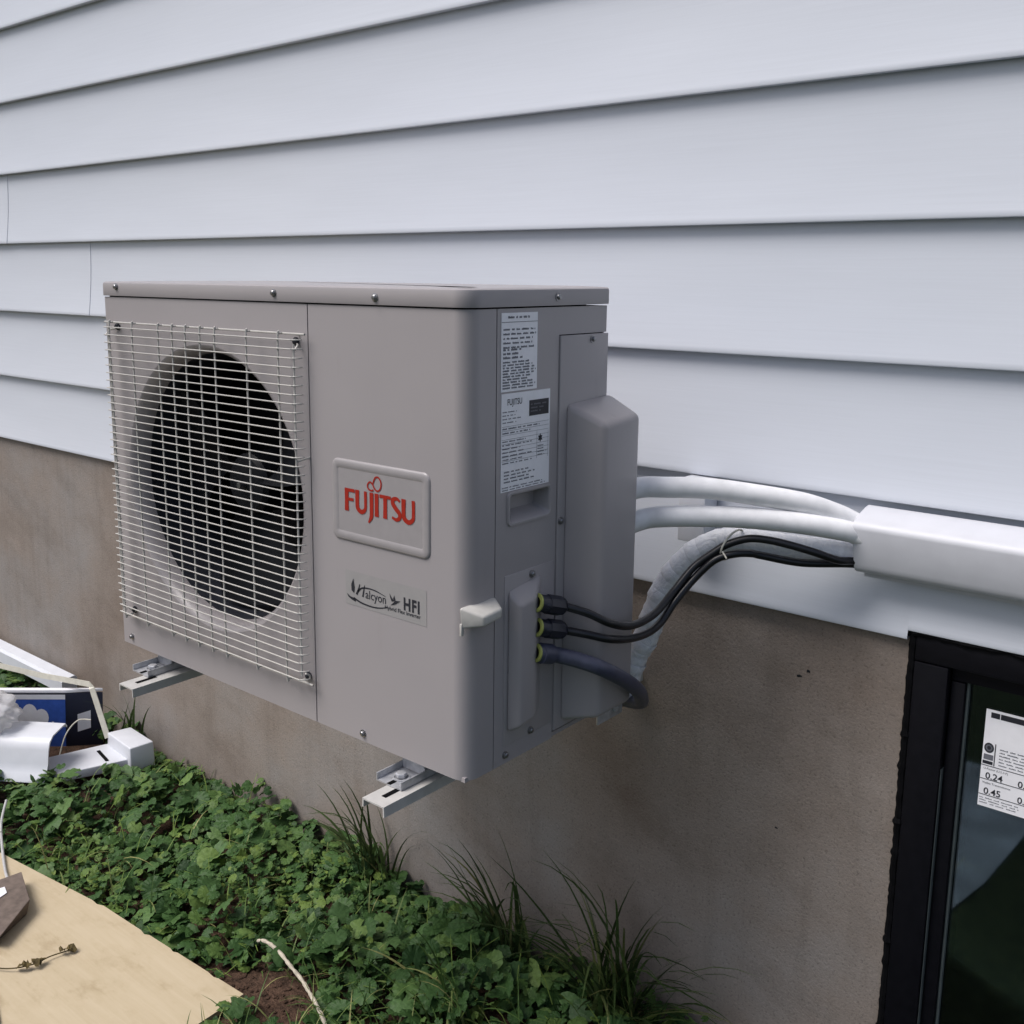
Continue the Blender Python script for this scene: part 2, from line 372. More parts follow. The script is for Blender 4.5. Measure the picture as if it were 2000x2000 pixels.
# ------------------------------------------------------------------ foundation with window opening
mb = MB(); TOPF = Z0 - 2 * EXP + .03
mb.box((-6, YF, -.4), (1.303, .88, TOPF)); mb.box((2.25, YF, -.4), (5, .88, TOPF)); mb.box((1.303, YF, -.4), (2.25, .88, .02))
fnd = mb.build('foundation_wall', 'concrete'); tag(fnd, 'rough grey-brown cast concrete foundation below the siding', 'foundation')
for (hx, hz, r_) in ((1.134, GZ + .047, .0052), (1.118, GZ + .034, .0058), (1.094, GZ - .262, .0032)):
    mb = MB(); pr0 = [(hx + r_ * math.cos(a_) * rnd.uniform(.35, 1.5), YF - .0006, hz + r_ * math.sin(a_) * rnd.uniform(.3, .9)) for a_ in np.linspace(0, 2 * math.pi, 9, endpoint=False)]
    mb.add(pr0 + [(hx, YF - .0011, hz)], [(k, (k + 1) % 9, 9) for k in range(9)]); mb.build('chipped_hole', 'room dark', fnd, fix=False)

# ------------------------------------------------------------------ basement window
win = empty('basement_window', 'black framed window set in the concrete below the siding', 'window')
WT = GZ + .161
mb = MB()
mb.box((1.312, YF - .010, .05), (1.3645, .70, WT - .048), .002); mb.build('frame_jamb', 'frame black', win)
mb = MB(); mb.box((2.17, YF - .010, .05), (2.24, .70, WT - .048), .002); mb.build('frame_jamb', 'frame black', win)
mb = MB(); mb.box((1.312, YF - .010, WT - .046), (2.24, .70, WT - .003), .002); mb.build('frame_head', 'frame black', win)
mb = MB(); mb.box((1.3665, YF + .006, .06), (1.3875, .69, WT - .072), .0015); mb.box((1.3665, YF + .006, WT - .070), (2.168, .69, WT - .050), .0015)
sash = mb.build('sash', 'frame black', win)
mb = MB(); mb.box((1.3652, YF - .004, .06), (1.3662, .64, WT - .22)); mb.build('weatherstrip', 'gasket grey', sash)
mb = MB(); mb.box((1.3880, YF + .016, .06), (1.3912, .653, WT - .072)); mb.build('glazing_gasket', 'gasket grey', sash)
mb = MB(); mb.box((1.3885, .6535, .05), (2.17, .6575, WT - .055)); mb.build('pane', 'glass', win)
# sealant bead: uneven black tar against the concrete
mb = MB(); path = []; rad = []
z = .04
while z < WT + .01:
    path.append((1.3065 + rnd.uniform(-.0008, .0008), YF - .004 + rnd.uniform(-.001, .001), z)); rad.append(.0070 + rnd.uniform(-.0007, .0007) + (.003 if rnd.random() < .06 else 0)); z += .007
mb.tube(path, rad, 8)
path = []; rad = []; x = 1.306
while x < 2.24:
    path.append((x, YF - .010 + rnd.uniform(-.001, .001), WT - .001 + rnd.uniform(-.0016, .0022))); rad.append(.005 + rnd.uniform(-.001, .0022)); x += .012
mb.tube(path, rad, 8); mb.build('sealant_bead', 'seal black', win)
# energy label on the pane
LX0, LX1, LZ0, LZ1 = 1.4170, 1.5300, GZ - .112, GZ + .051
YS = .6529
mb = MB(); mb.box((LX0, YS, LZ0), (LX1, YS + .0004, LZ1)); stk = mb.build('energy_label', 'paper', win)
pr_ = MB(); yb = YS - .0003
def quad(mb_, x0, z0, x1, z1, y): mb_.add([(x0, y, z0), (x1, y, z0), (x1, y, z1), (x0, y, z1)], [(0, 1, 2, 3)])
quad(pr_, 1.4245, GZ + .0380, 1.4375, GZ + .0470, yb); quad(pr_, 1.4387, GZ + .0380, LX1 - .002, GZ + .0470, yb)
quad(pr_, 1.4347, GZ - .041, 1.4362, GZ - .004, yb)
for zz in (-.0425, -.0655, -.0920): quad(pr_, LX0 + .0002, GZ + zz - .0006, LX1 - .0005, GZ + zz + .0006, yb)
pr_.add([(1.4262 + .0072 * math.cos(a), yb, GZ - .0125 + .0085 * math.sin(a)) for a in np.linspace(0, 2 * math.pi, 24, endpoint=False)], [tuple(range(24))])
quad(pr_, 1.4185, GZ - .0400, 1.4335, GZ - .0345, yb)
def put_text(mb_, txt, size, x, z, y, bold=0.0, sx=1.0, italic=0.0, gap=1.0):
    v2_, f2 = text_mesh(txt, size, italic, bold, sx, gap); mb_.add([(x + a, y, z + b_) for a, b_ in v2_], f2)
put_text(pr_, '0.24', .0150, 1.4245, GZ - .0640, yb, .00025); put_text(pr_, '0.45', .0150, 1.4240, GZ - .0900, yb, .00025)
put_text(pr_, '0.', .0150, 1.4720, GZ - .0640, yb, .00025); put_text(pr_, '0.', .0150, 1.4735, GZ - .0900, yb, .00025)
put_text(pr_, 'U-Factor (U.S./I-P)', .0048, 1.4210, GZ - .0490, yb); put_text(pr_, 'Visible Transmittance', .0048, 1.4210, GZ - .0730, yb)
pr_.build('print', 'black ink', stk)
p2_ = MB()
def word_rows(mb_, x0, x1, ztop, zbot, pitch, th, y, fill=.85, side=False, seed=1, minfill=.5):
    R_ = random.Random(seed); zz = ztop
    while zz > zbot:
        xe = x0 + (x1 - x0) * R_.uniform(minfill, fill); xx = x0
        while xx < xe:
            ln_ = min(R_.uniform(.006, .020), xe - xx)
            for q in range(max(1, int(ln_ / .0022))):      # letters of a word
                a = xx + q * .0020
                if side: mb_.add([(y, a, zz), (y, a + .0016, zz), (y, a + .0016, zz + th * R_.uniform(.6, 1)), (y, a, zz + th * R_.uniform(.6, 1))], [(0, 1, 2, 3)])
                else: quad(mb_, a, zz, a + .0016, zz + th * R_.uniform(.6, 1), y)
            xx += ln_ + .0012
        zz -= pitch
word_rows(p2_, 1.4420, 1.524, GZ - .012, GZ - .040, .0052, .0022, yb, seed=3)
word_rows(p2_, 1.4190, 1.520, GZ - .098, GZ - .110, .0042, .0018, yb, seed=4)
quad(p2_, 1.4195, GZ - .0325, 1.4335, GZ - .0235, yb - .0001)
for a in np.linspace(0, 2 * math.pi, 12, endpoint=False):
    quad(p2_, 1.4262 + .0040 * math.cos(a) - .0012, GZ - .0125 + .0045 * math.sin(a) - .0012, 1.4262 + .0040 * math.cos(a) + .0012, GZ - .0125 + .0045 * math.sin(a) + .0012, yb - .0001)
p2_.build('small_print', 'grey ink', stk)
# room behind the glass, dimness put into near-black surfaces so the reflection dominates
room = empty('basement_room', 'basement room behind the window with dimness painted into its surfaces', 'room')
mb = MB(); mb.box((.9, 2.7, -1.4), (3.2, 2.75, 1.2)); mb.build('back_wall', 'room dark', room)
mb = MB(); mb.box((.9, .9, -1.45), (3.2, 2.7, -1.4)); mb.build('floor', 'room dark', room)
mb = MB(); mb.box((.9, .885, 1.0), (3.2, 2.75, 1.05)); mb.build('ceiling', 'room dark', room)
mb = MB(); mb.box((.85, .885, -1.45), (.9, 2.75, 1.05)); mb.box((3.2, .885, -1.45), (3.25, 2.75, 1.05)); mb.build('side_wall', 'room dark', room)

# ------------------------------------------------------------------ outdoor unit
unit = empty('outdoor_unit', 'beige outdoor heat pump unit with wire fan guard, mounted on wall brackets', 'heat pump')
W_, D_, H_ = .900, .325, .700
ZB, ZL, ZT = GZ, GZ + .6735, GZ + H_            # base, lid seam, top
def put(o): return o
# black body added inside so the panel seams read dark
mb = MB(); mb.box((.590, .012, ZB + .006), (W_ - .036, D_ - .004, ZT - .008)); mb.box((.004, .20, ZB + .006), (.590, D_ - .004, ZT - .008)); mb.box((.004, .008, ZB + .650), (.590, .20, ZT - .008))
mb.build('dark_filler', 'black core', unit)
# fan panel with round opening
FX, FZ, FR = .3065, GZ + .3465, .2510
SEAM = .5765
x0, x1, z0, z1 = 0.0, SEAM - .0012, ZB, ZL - .0015
ang = sorted(set([2 * math.pi * i / 120 for i in range(120)] + [math.atan2(z - FZ, x - FX) % (2 * math.pi) for x in (x0, x1) for z in (z0, z1)]))
inn, outp = [], []
for a in ang:
    c_, s_ = math.cos(a), math.sin(a); t = min([((x1 if c_ > 0 else x0) - FX) / c_ if abs(c_) > 1e-9 else 9, ((z1 if s_ > 0 else z0) - FZ) / s_ if abs(s_) > 1e-9 else 9])
    inn.append((FX + FR * c_, FZ + FR * s_)); outp.append((FX + t * c_, FZ + t * s_))
n = len(ang); mb = MB()
mb.add([(x, 0, z) for x, z in outp] + [(x, 0, z) for x, z in inn], [(i, (i + 1) % n, n + (i + 1) % n, n + i) for i in range(n)])
mb.add([(x, 0, z) for x, z in outp] + [(x, .012, z) for x, z in outp], [(i, (i + 1) % n, n + (i + 1) % n, n + i) for i in range(n)])
mb.build('fan_panel', 'paint', unit)
# bell mouth
prof = [(FR + .0005, -.0002), (FR - .0015, .0005), (FR - .006, .004), (FR - .010, .010), (FR - .0135, .019), (FR - .015, .028), (FR - .0152, .034)]
mb = MB(); mb.lathe(prof, (FX, 0, FZ), (0, 1, 0), 96); bell = mb.build('bell_mouth', 'paint', unit, fix=False)
mb = MB(); mb.lathe([(FR - .0152, .0342), (FR - .0148, .075), (FR - .0148, .180)], (FX, 0, FZ), (0, 1, 0), 96); mb.build('shroud', 'shroud plastic', bell, fix=False)
mb = MB(); mb.box((.02, .186, ZB + .03), (.575, .198, ZL - .02)); mb.build('coil', 'fins', unit)
# fan
fan = MB(); fan.lathe([(0, -.002), (.02, -.002), (.048, .002), (.055, .010), (.056, .075)], (FX, .075, FZ), (0, 1, 0), 36)
fo = fan.build('fan', 'fan plastic', unit, fix=False)
for bI in range(3):
    a0 = math.radians(28 + 120 * bI); vs_ = []; nr, na = 9, 10
    for i in range(nr):
        r_ = .052 + (.222 - .052) * i / (nr - 1)
        span = math.radians(34 + 44 * (i / (nr - 1)) ** .8); lead = math.radians(26 * (i / (nr - 1)) ** 1.6)
        for j in range(na):
            t = j / (na - 1); a = a0 + lead + span * (t - .5)
            vs_.append((FX + r_ * math.cos(a), .095 + .055 * (t - .5) + .012 * math.sin(math.pi * t) - .012 * i / nr, FZ + r_ * math.sin(a)))
    mb = MB(); mb.add(vs_, [(i * na + j, i * na + j + 1, (i + 1) * na + j + 1, (i + 1) * na + j) for i in range(nr - 1) for j in range(na - 1)], True)
    mb.build('blade', 'fan plastic', fo, fix=False)
mb = MB(); mb.lathe([(0, -.016), (.0055, -.015), (.006, -.002)], (FX, .075, FZ), (0, 1, 0), 12); mb.build('shaft_nut', 'screw', fo)
# left side, back, base
mb = MB(); mb.box((0, .0125, ZB), (.003, D_, ZL - .0015)); mb.build('left_panel', 'paint', unit)
mb = MB(); mb.box((.0035, D_ - .003, ZB), (W_ - .004, D_, ZL - .0015)); mb.build('back_panel', 'paint', unit)
mb = MB(); mb.box((.003, .004, ZB - .002), (W_ - .006, D_ - .004, ZB + .005)); mb.build('base_pan', 'paint', unit)
# service panel: front, rounded corner and the strip round the side
CR = .026
arc = [(W_ - CR + CR * math.sin(a), CR - CR * math.cos(a)) for a in np.linspace(0, math.pi / 2, 12)]
YSEAM = .0600
outl = [(SEAM + .0012, 0.0)] + arc + [(W_, YSEAM - .001)]
inl = [(W_ - .003, YSEAM - .001)] + [(W_ - CR + (CR - .003) * math.sin(a), CR - (CR - .003) * math.cos(a)) for a in np.linspace(math.pi / 2, 0, 12)] + [(SEAM + .0012, .003)]
mb = MB(); mb.extr(outl + inl, ZB, ZL - .0015, True); front = mb.build('service_panel', 'paint', unit)
# side panel, L-shaped round the valve cover, with the hand-hold opening
YC = .2045; ZC = GZ + .6300
HY0, HY1, HZ0, HZ1 = .0900, .1840, GZ + .3675, GZ + .4085
mb = MB(); X0, X1 = W_ - .003, W_
a = YSEAM + .001; c_ = YC - .0013
mb.box((X0, a, ZB), (X1, c_, HZ0)); mb.box((X0, a, HZ0), (X1, HY0, HZ1)); mb.box((X0, HY1, HZ0), (X1, c_, HZ1)); mb.box((X0, a, HZ1), (X1, c_, ZC + .0015)); mb.box((X0, a, ZC + .0015), (X1, D_ + .001, ZL - .0015))
side = mb.build('side_panel', 'paint', unit)
# hand-hold
mb = MB()
def rr_loop(y0, y1, z0_, z1_, r_, x, seg=5):
    out = []
    for (cy, cz, s0) in ((y1 - r_, z1_ - r_, 0), (y0 + r_, z1_ - r_, 1), (y0 + r_, z0_ + r_, 2), (y1 - r_, z0_ + r_, 3)):
        for q in range(seg + 1):
            a_ = math.pi / 2 * (s0 + q / seg); out.append((x, cy + r_ * math.cos(a_), cz + r_ * math.sin(a_)))
    return out
loops = [rr_loop(HY0 - .005, HY1 + .005, HZ0 - .005, HZ1 + .005, .008, W_ + .0002), rr_loop(HY0 - .004, HY1 + .004, HZ0 - .004, HZ1 + .004, .008, W_ + .003),
         rr_loop(HY0 - .001, HY1 + .001, HZ0 - .001, HZ1 + .001, .006, W_ + .003), rr_loop(HY0 + .001, HY1 - .001, HZ0 + .001, HZ1 - .001, .005, W_ + .001),
         rr_loop(HY0 + .006, HY1 - .004, HZ0 + .012, HZ1 - .003, .004, W_ - .026)]
n = len(loops[0]); fs = [(k * n + i, k * n + (i + 1) % n, (k + 1) * n + (i + 1) % n, (k + 1) * n + i) for k in range(4) for i in range(n)]
fs.append(tuple(range(4 * n, 5 * n))); mb.add(sum(loops, []), fs, True); mb.build('hand_hold', 'paint', unit)
# valve cover: flat plate with the large raised pocket for the pipe connections
mb = MB()
mb.hexa([(W_ - .003, YC, ZB + .012), (W_ - .003, .3285, ZB + .012), (W_ + .0025, .3285, ZB + .012), (W_ + .0025, YC, ZB + .012)],
        [(W_ - .003, YC, ZC - .012), (W_ - .003, .3285, ZC), (W_ + .0025, .3285, ZC), (W_ + .0025, YC, ZC - .012)][:0] or [(W_ - .003, YC, ZC), (W_ - .003, .3285, ZC), (W_ + .0025, .3285, ZC), (W_ + .0025, YC, ZC)], .0012)
cover = mb.build('valve_cover', 'paint', unit)
mb = MB()
lo = [(W_, .220, ZB + .022), (W_, .3395, ZB + .022), (W_ + .060, .3395, ZB + .036), (W_ + .060, .2435, ZB + .036)]
hi = [(W_, .220, GZ + .530), (W_, .3395, GZ + .536), (W_ + .060, .3395, GZ + .506), (W_ + .060, .2435, GZ + .500)]
mb.hexa(lo, hi, .009); mb.build('pipe_pocket', 'paint', cover)
# conduit plate with its raised box
mb = MB(); mb.box((W_ - .001, .0815, ZB + .028), (W_ + .0016, .1990, GZ + .2905), .0011); plate = mb.build('conduit_plate', 'paint', unit)
mb = MB()
mb.hexa([(W_ + .001, .0870, ZB + .048), (W_ + .001, .1700, ZB + .060), (W_ + .0225, .1300, ZB + .064), (W_ + .0225, .0940, ZB + .060)],
        [(W_ + .001, .0870, GZ + .268), (W_ + .001, .1700, GZ + .280), (W_ + .0225, .1300, GZ + .254), (W_ + .0225, .0940, GZ + .248)], .006)
mb.build('conduit_box', 'paint', plate)
# lid
def lid_outline(o):
    r_ = CR + o; y1 = D_ + .0012
    return [(-o, -o + .004), (-o + .004, -o)] + [(W_ - CR + r_ * math.sin(a_), CR - r_ * math.cos(a_)) for a_ in np.linspace(0, math.pi / 2, 12)] + [(W_ + o, y1), (-o, y1)]
mb = MB(); rings = [(.0026, ZL + .0008), (.0030, ZL + .0016), (.0030, ZT - .006), (.0022, ZT - .0025), (-.0005, ZT - .0004), (-.006, ZT), (-.05, ZT + .0012)]
for q in range(len(rings) - 1):
    o1 = lid_outline(rings[q][0]); o2 = lid_outline(rings[q + 1][0]); n = len(o1)
    mb.add([(x, y, rings[q][1]) for x, y in o1] + [(x, y, rings[q + 1][1]) for x, y in o2], [(i, (i + 1) % n, n + (i + 1) % n, n + i) for i in range(n)], True)
mb.add([(x, y, rings[-1][1]) for x, y in lid_outline(-.05)], [tuple(range(16))])
mb.add([(x, y, ZL + .0008) for x, y in lid_outline(.0026)] + [(x, y, ZL + .0008) for x, y in lid_outline(-.003)], [(i, (i + 1) % 16, 16 + (i + 1) % 16, 16 + i) for i in range(16)])
lid = mb.build('lid', 'paint', unit)
# screws
mb = MB(); mb.lathe([(.0062, 0), (.0062, .0012), (.0044, .0016), (.0042, .0040), (.0030, .0052), (0, .0056)], (0, 0, 0), (0, -1, 0), 12)
scf = mb.build('screw', 'screw', lid); scf.location = (.0467, -.003, 1.4608)
for x, z in ((.5015, 1.4574), (.7279, 1.4548)): copy_part(scf, lid, (x, -.003, z))
for x, z, pa in ((.0294, .7863, unit), (.6864, .7833, front)): copy_part(scf, pa, (x, 0, z))
mb = MB(); mb.lathe([(.0062, 0), (.0062, .0012), (.0044, .0016), (.0042, .0040), (.0030, .0052), (0, .0056)], (0, 0, 0), (1, 0, 0), 12)
scs = mb.build('screw', 'screw', lid); scs.location = (W_ + .003, .1942, 1.4565)
for y, z, pa, dx in ((.2855, 1.3920, cover, .0025), (.2115, 1.1206, cover, .0025), (.1438, 1.0516, plate, .0016), (.0956, .9133, plate, .0016), (.1459, .8035, plate, .0016), (.0869, .7838, side, 0)):
    copy_part(scs, pa, (W_ + dx, y, z))
# cable hood clipped over the corner
mb = MB()
mb.hexa([(W_ - .006, -.006, GZ + .232), (W_ + .024, .010, GZ + .238), (W_ + .026, .046, GZ + .243), (W_ - .001, .058, GZ + .240)],
        [(W_ - .008, -.008, GZ + .264), (W_ + .024, .009, GZ + .253), (W_ + .026, .047, GZ + .257), (W_ - .001, .062, GZ + .266)], .0035)
mb.box((W_ - .008, -.0065, GZ + .222), (W_ - .004, -.0005, GZ + .240), .001)
mb.build('cable_hood', 'wire', unit)
# glands
def gland(y, z, gk, ra, wide=False):
    ax = (Vector(ra[1]) - Vector(ra[0])).normalized(); b0 = Vector(ra[0])
    m_ = MB(); L_ = (Vector(ra[1]) - b0).length
    if not wide:
        m_.lathe([(.0105, 0), (.0132, .003), (.0132, .018)], b0, ax, 24); m_.lathe([(.0150, .018), (.0150, .044), (.0135, .048)], b0, ax, 8); m_.lathe([(.0135, .048), (.0110, .052), (.0075, .056), (.006, .056)], b0, ax, 24)
        m_.lathe([(.0132, .018), (.0150, .018)], b0, ax, 8)
    else:
        m_.lathe([(.0120, 0), (.0135, .003), (.0135, .008), (.0155, .009), (.0155, .026), (.0150, .030), (.0122, .031)], b0, ax, 28)
    g = m_.build('cable_gland', gk, plate)
    m_ = MB(); m_.lathe([(.0090, -.0014), (.0136, -.0014), (.0142, -.0008), (.0142, .0014), (.0136, .0020), (.010, .0020)], b0, ax, 28); m_.build('sealing_ring', 'washer', g)
gland(0, 0, 'gland', ((.918, .1364, 1.0120), (.930, .1790, .9991)))
gland(0, 0, 'gland', ((.918, .1374, .9738), (.930, .1803, .9614)))
gland(0, 0, 'conduit', ((.918, .1359, .9343), (.9285, .1695, .9250)), True)
# fan guard: every wire its own piece
guard = MB(); YG = -.0250
top_r = [(.046, -.004, GZ + .6255), (.047, -.010, GZ + .6268), (.055, -.013, GZ + .6270), (.545, -.013, GZ + .6270), (.553, -.010, GZ + .6268), (.556, -.001, GZ + .6255)]
guard.tube(smooth_path(top_r, 3), .0017, 7); gd = guard.build('fan_guard', 'wire', unit)
mb = MB(); mb.tube(smooth_path([(x, y, 2 * (GZ + .3475) - z) for x, y, z in top_r], 3), .0017, 7); mb.build('rail_wire', 'wire', gd)
hw = MB(); hw.tube(smooth_path([(.0335, -.010, 0), (.0345, -.0185, 0), (.040, YG + .0008, 0), (.052, YG, 0), (.25, YG, 0), (.45, YG, 0), (.552, YG, 0), (.5655, YG + .002, 0), (.5720, -.0175, 0), (.5735, -.010, 0)], 4), .00112, 7)
hwo = hw.build('horizontal_wire', 'wire', gd); hwo.location = (0, 0, GZ + .6185)
NW = 40
for i in range(1, NW): copy_part(hwo, gd, (rnd.uniform(-.0006, .0006), 0, GZ + .6185 - i * (.5425 / (NW - 1))))
vw = MB(); vw.tube(smooth_path([(0, -.0125, GZ + .6275), (0, -.0185, GZ + .6265), (0, -.0222, GZ + .6205), (0, -.0222, GZ + .5), (0, -.0222, GZ + .2), (0, -.0222, GZ + .0745), (0, -.0185, GZ + .0685), (0, -.0125, GZ + .0675)], 4), .00155, 7)
vwo = vw.build('vertical_wire', 'wire', gd); vwo.location = (.1229, 0, 0)
for x in (.0474, .2051, .2473, .2862, .3279, .3684, .4524, .5315): copy_part(vwo, gd, (x, 0, 0))
mb = MB(); mb.tube([(.5665, -.0205, GZ + .612), (.5665, -.0205, GZ + .082)], .0016, 7); mb.build('edge_wire', 'wire', gd)
mb = MB(); mb.tube([(.0400, -.0205, GZ + .612), (.0400, -.0205, GZ + .082)], .0016, 7); mb.build('edge_wire', 'wire', gd)
for x, z, s_ in ((.5500, 1.3850, 1), (.0420, 1.3885, -1), (.5600, .8455, 1), (.0470, .8455, -1), (.5700, 1.2050, 0)):
    if s_:
        mb = MB(); mb.tube(smooth_path([(x + s_ * .014, -.019, z - .016 if z > 1 else z + .012), (x + s_ * .013, -.010, z - .006 if z > 1 else z + .006), (x + s_ * .004, -.003, z - .004), (x - s_ * .006, -.003, z)], 4), .0016, 7); mb.build('mounting_hook', 'wire', gd)
        mb = MB(); mb.lathe([(.0068, 0), (.0068, .0015), (.0050, .002), (.0048, .0045), (.003, .006), (0, .0063)], (0, 0, 0), (0, -1, 0), 12)
        o = mb.build('guard_screw', 'black ink', gd); o.location = (x, -.001, z)
    else:
        mb = MB(); mb.tube([(x - .004, -.019, z - .004), (x + .003, -.006, z), (x + .004, .0, z + .001)], .0015, 7); mb.build('mounting_hook', 'wire', gd)
# badge
mb = MB()
def rrect(x0_, x1_, z0_, z1_, r_, y, seg=6): return [(p[1], y, p[2]) for p in rr_loop(x0_, x1_, z0_, z1_, r_, 0, seg)]
BL = [rrect(.6272, .8318, 1.0885, 1.2140, .012, -.0002), rrect(.6280, .8310, 1.0893, 1.2132, .0115, -.0018), rrect(.6305, .8285, 1.0918, 1.2107, .010, -.0031), rrect(.6385, .8205, 1.0995, 1.2030, .006, -.0031), rrect(.6415, .8175, 1.1030, 1.2000, .002, -.0019)]
n = len(BL[0]); mb.add(sum(BL, []), [(k * n + i, k * n + (i + 1) % n, (k + 1) * n + (i + 1) % n, (k + 1) * n + i) for k in range(4) for i in range(n)], True)
badge = mb.build('badge_frame', 'badge', unit)
mb = MB(); quad(mb, .6410, 1.1025, .8180, 1.2005, -.0019); mb.build('badge_plate', 'badge face', badge)
L = MB(); yl = -.0026; sw = .0078; th = .0045
zt, zbm = 1.1706, 1.1358
ribbon_mesh(L, [(.6603, zt), (.6600, (zt + zbm) / 2), (.6600, zbm)], [sw * 1.12, sw, sw * 1.12], yl, 1)
quad(L, .6570, zt - .0052, .6778, zt, yl - .0001); quad(L, .6600, zt - .0188, .6752, zt - .0142, yl - .0001)
ribbon_mesh(L, [(.6835, zt), (.6832, 1.152), (.6845, 1.1425), (.6925, 1.1382), (.7000, 1.1425), (.7012, 1.152), (.7010, zt)], [sw * 1.1, sw, sw, sw * .9, th * 1.3, th * 1.25, th * 1.35], yl)
ribbon_mesh(L, [(.7142, zt), (.7140, 1.145), (.7132, 1.134), (.7072, 1.1240)], [sw * 1.05, sw, sw * .95, th * .5], yl)
ribbon_mesh(L, [(.7250, zt), (.7248, 1.15), (.7248, zbm)], [sw * 1.08, sw, sw * 1.08], yl, 1)
quad(L, .7312, zt - .0050, .7548, zt, yl - .0001); ribbon_mesh(L, [(.7430, zt - .002), (.7428, 1.15), (.7426, zbm)], [sw, sw * .97, sw * 1.08], yl, 1)
ribbon_mesh(L, [(.7732, 1.1655), (.7668, 1.1690), (.7596, 1.1668), (.7585, 1.1612), (.7650, 1.1538), (.7720, 1.1478), (.7722, 1.1412), (.7655, 1.1376), (.7570, 1.1402)], [th * .8, th * 1.1, th * 1.5, sw * .95, sw, sw * .95, th * 1.5, th * 1.1, th * .8], yl)
ribbon_mesh(L, [(.7806, zt), (.7804, 1.152), (.7818, 1.1425), (.7905, 1.1378), (.7988, 1.1425), (.8002, 1.152), (.8000, zt)], [sw * 1.1, sw, sw, sw * .9, th * 1.4, th * 1.35, th * 1.45], yl)
inf = [(.7185, 1.1752), (.7130, 1.1735), (.7070, 1.1765), (.7062, 1.1818), (.7112, 1.1862), (.7168, 1.1832), (.7208, 1.1775), (.7270, 1.1745), (.7330, 1.1790), (.7345, 1.1880), (.7295, 1.1948), (.7232, 1.1945), (.7195, 1.1895), (.7175, 1.1845)]
ribbon_mesh(L, inf, [.0026] * 3, yl)
L.build('badge_lettering', 'red ink', badge, fix=False)
# model logo
mb = MB(); quad(mb, .6520, .9880, .8235, 1.0420, -.0004); film = mb.build('logo_film', 'sticker film', unit)
L = MB(); yl = -.0008
def poly(mb_, pts, y): mb_.add([(x, y, z) for x, z in pts], [tuple(range(len(pts)))])
poly(L, [(.6700, 1.0305), (.6650, 1.0210), (.6655, 1.0110), (.6715, 1.0075), (.6728, 1.0170), (.6712, 1.0250)], yl)
poly(L, [(.6550, 1.0045), (.6620, 1.0010), (.6700, 1.0000), (.6750, .9975), (.6745, .9945), (.6690, .9955), (.6640, .9968), (.6585, .9995)], yl)
ribbon_mesh(L, [(.6842, 1.0240), (.6815, 1.0160), (.6768, 1.0065)], [.0014, .0034, .0042], yl); ribbon_mesh(L, [(.6948, 1.0245), (.6925, 1.0150), (.6905, 1.0055)], [.0010, .0028, .0034], yl)
ribbon_mesh(L, [(.6800, 1.0120), (.6880, 1.0185), (.7010, 1.0210), (.7190, 1.0205), (.7400, 1.0160)], [.0030, .0026, .0022, .0018, .0006], yl)
ribbon_mesh(L, [(.6700, 1.0000), (.6880, .9953), (.7110, .9940), (.7300, .9962), (.7440, 1.0005)], [.0030, .0026, .0022, .0018, .0010], yl)
put_text(L, 'alcyon', .0192, .6960, 1.0048, yl, .00008, .92)
poly(L, [(.7480, 1.0232), (.7540, 1.0165), (.7575, 1.0135), (.7530, 1.0110), (.7500, 1.0160)], yl); poly(L, [(.7583, 1.0222), (.7605, 1.0150), (.7570, 1.0120), (.7560, 1.0170)], yl - .0001)
poly(L, [(.7500, 1.0050), (.7555, 1.0095), (.7600, 1.0140), (.7650, 1.0148), (.7715, 1.0156), (.7655, 1.0120), (.7605, 1.0088), (.7560, 1.0068)], yl - .0002)
put_text(L, 'HFI', .0262, .7768, 1.0045, yl, .0009, .80, 0, 1.16)
put_text(L, 'Hybrid Flex Inverter', .0088, .7375, .9972, yl, .00008, 1.02)
L.build('logo_print', 'black ink', film, fix=False)
# rating and notice labels on the side
def side_quad(mb_, y0_, y1_, z0_, z1_, x): mb_.add([(x, y0_, z0_), (x, y1_, z0_), (x, y1_, z1_), (x, y0_, z1_)], [(0, 1, 2, 3)])
mb = MB(); mb.box((W_ + .0002, .0690, GZ + .5572), (W_ + .0007, .1500, GZ + .6662)); n1_ = mb.build('notice_label', 'paper', unit)
mb = MB(); xx = W_ + .0010
word_rows(mb, .0830, .136, GZ + .6585, GZ + .656, .01, .0035, xx, 1, True, 5, .9)
side_quad(mb, .0692, .1498, GZ + .6530, GZ + .6538, xx)
word_rows(mb, .0730, .147, GZ + .6420, GZ + .616, .0062, .0030, xx, 1, True, 6, .85)
word_rows(mb, .0730, .130, GZ + .6140, GZ + .600, .0056, .0036, xx, 1, True, 7, .6)
word_rows(mb, .0725, .147, GZ + .5970, GZ + .560, .0040, .0028, xx, 1, True, 8, .75)
mb.build('print', 'grey ink', n1_, fix=False)
mb = MB(); mb.box((W_ + .0002, .0705, GZ + .4145), (W_ + .0007, .1826, GZ + .5545)); n2_ = mb.build('rating_label', 'paper', unit)
mb = MB(); mb.box((W_ + .0009, .1330, GZ + .5185), (W_ + .0011, .1790, GZ + .5410), 0); mb.build('label_header', 'black ink', n2_)
mb = MB()
v2_, f2 = text_mesh('FUJITSU', .0125, 0, .0001, .78); mb.add([(xx, .0830 + a, GZ + .5380 + b_) for a, b_ in v2_], f2)
mb.build('maker_name', 'black ink', n2_, fix=False); mb = MB()
mb.add([(xx, .1600 + .006 * math.cos(a_) * (1 if i % 2 else .55), GZ + .4840 + .007 * math.sin(a_) * (1 if i % 2 else .55)) for i, a_ in enumerate(np.linspace(0, 2 * math.pi, 12, endpoint=False))], [tuple(range(12))])
mb.build('emblem', 'black ink', n2_, fix=False)
mb = MB()
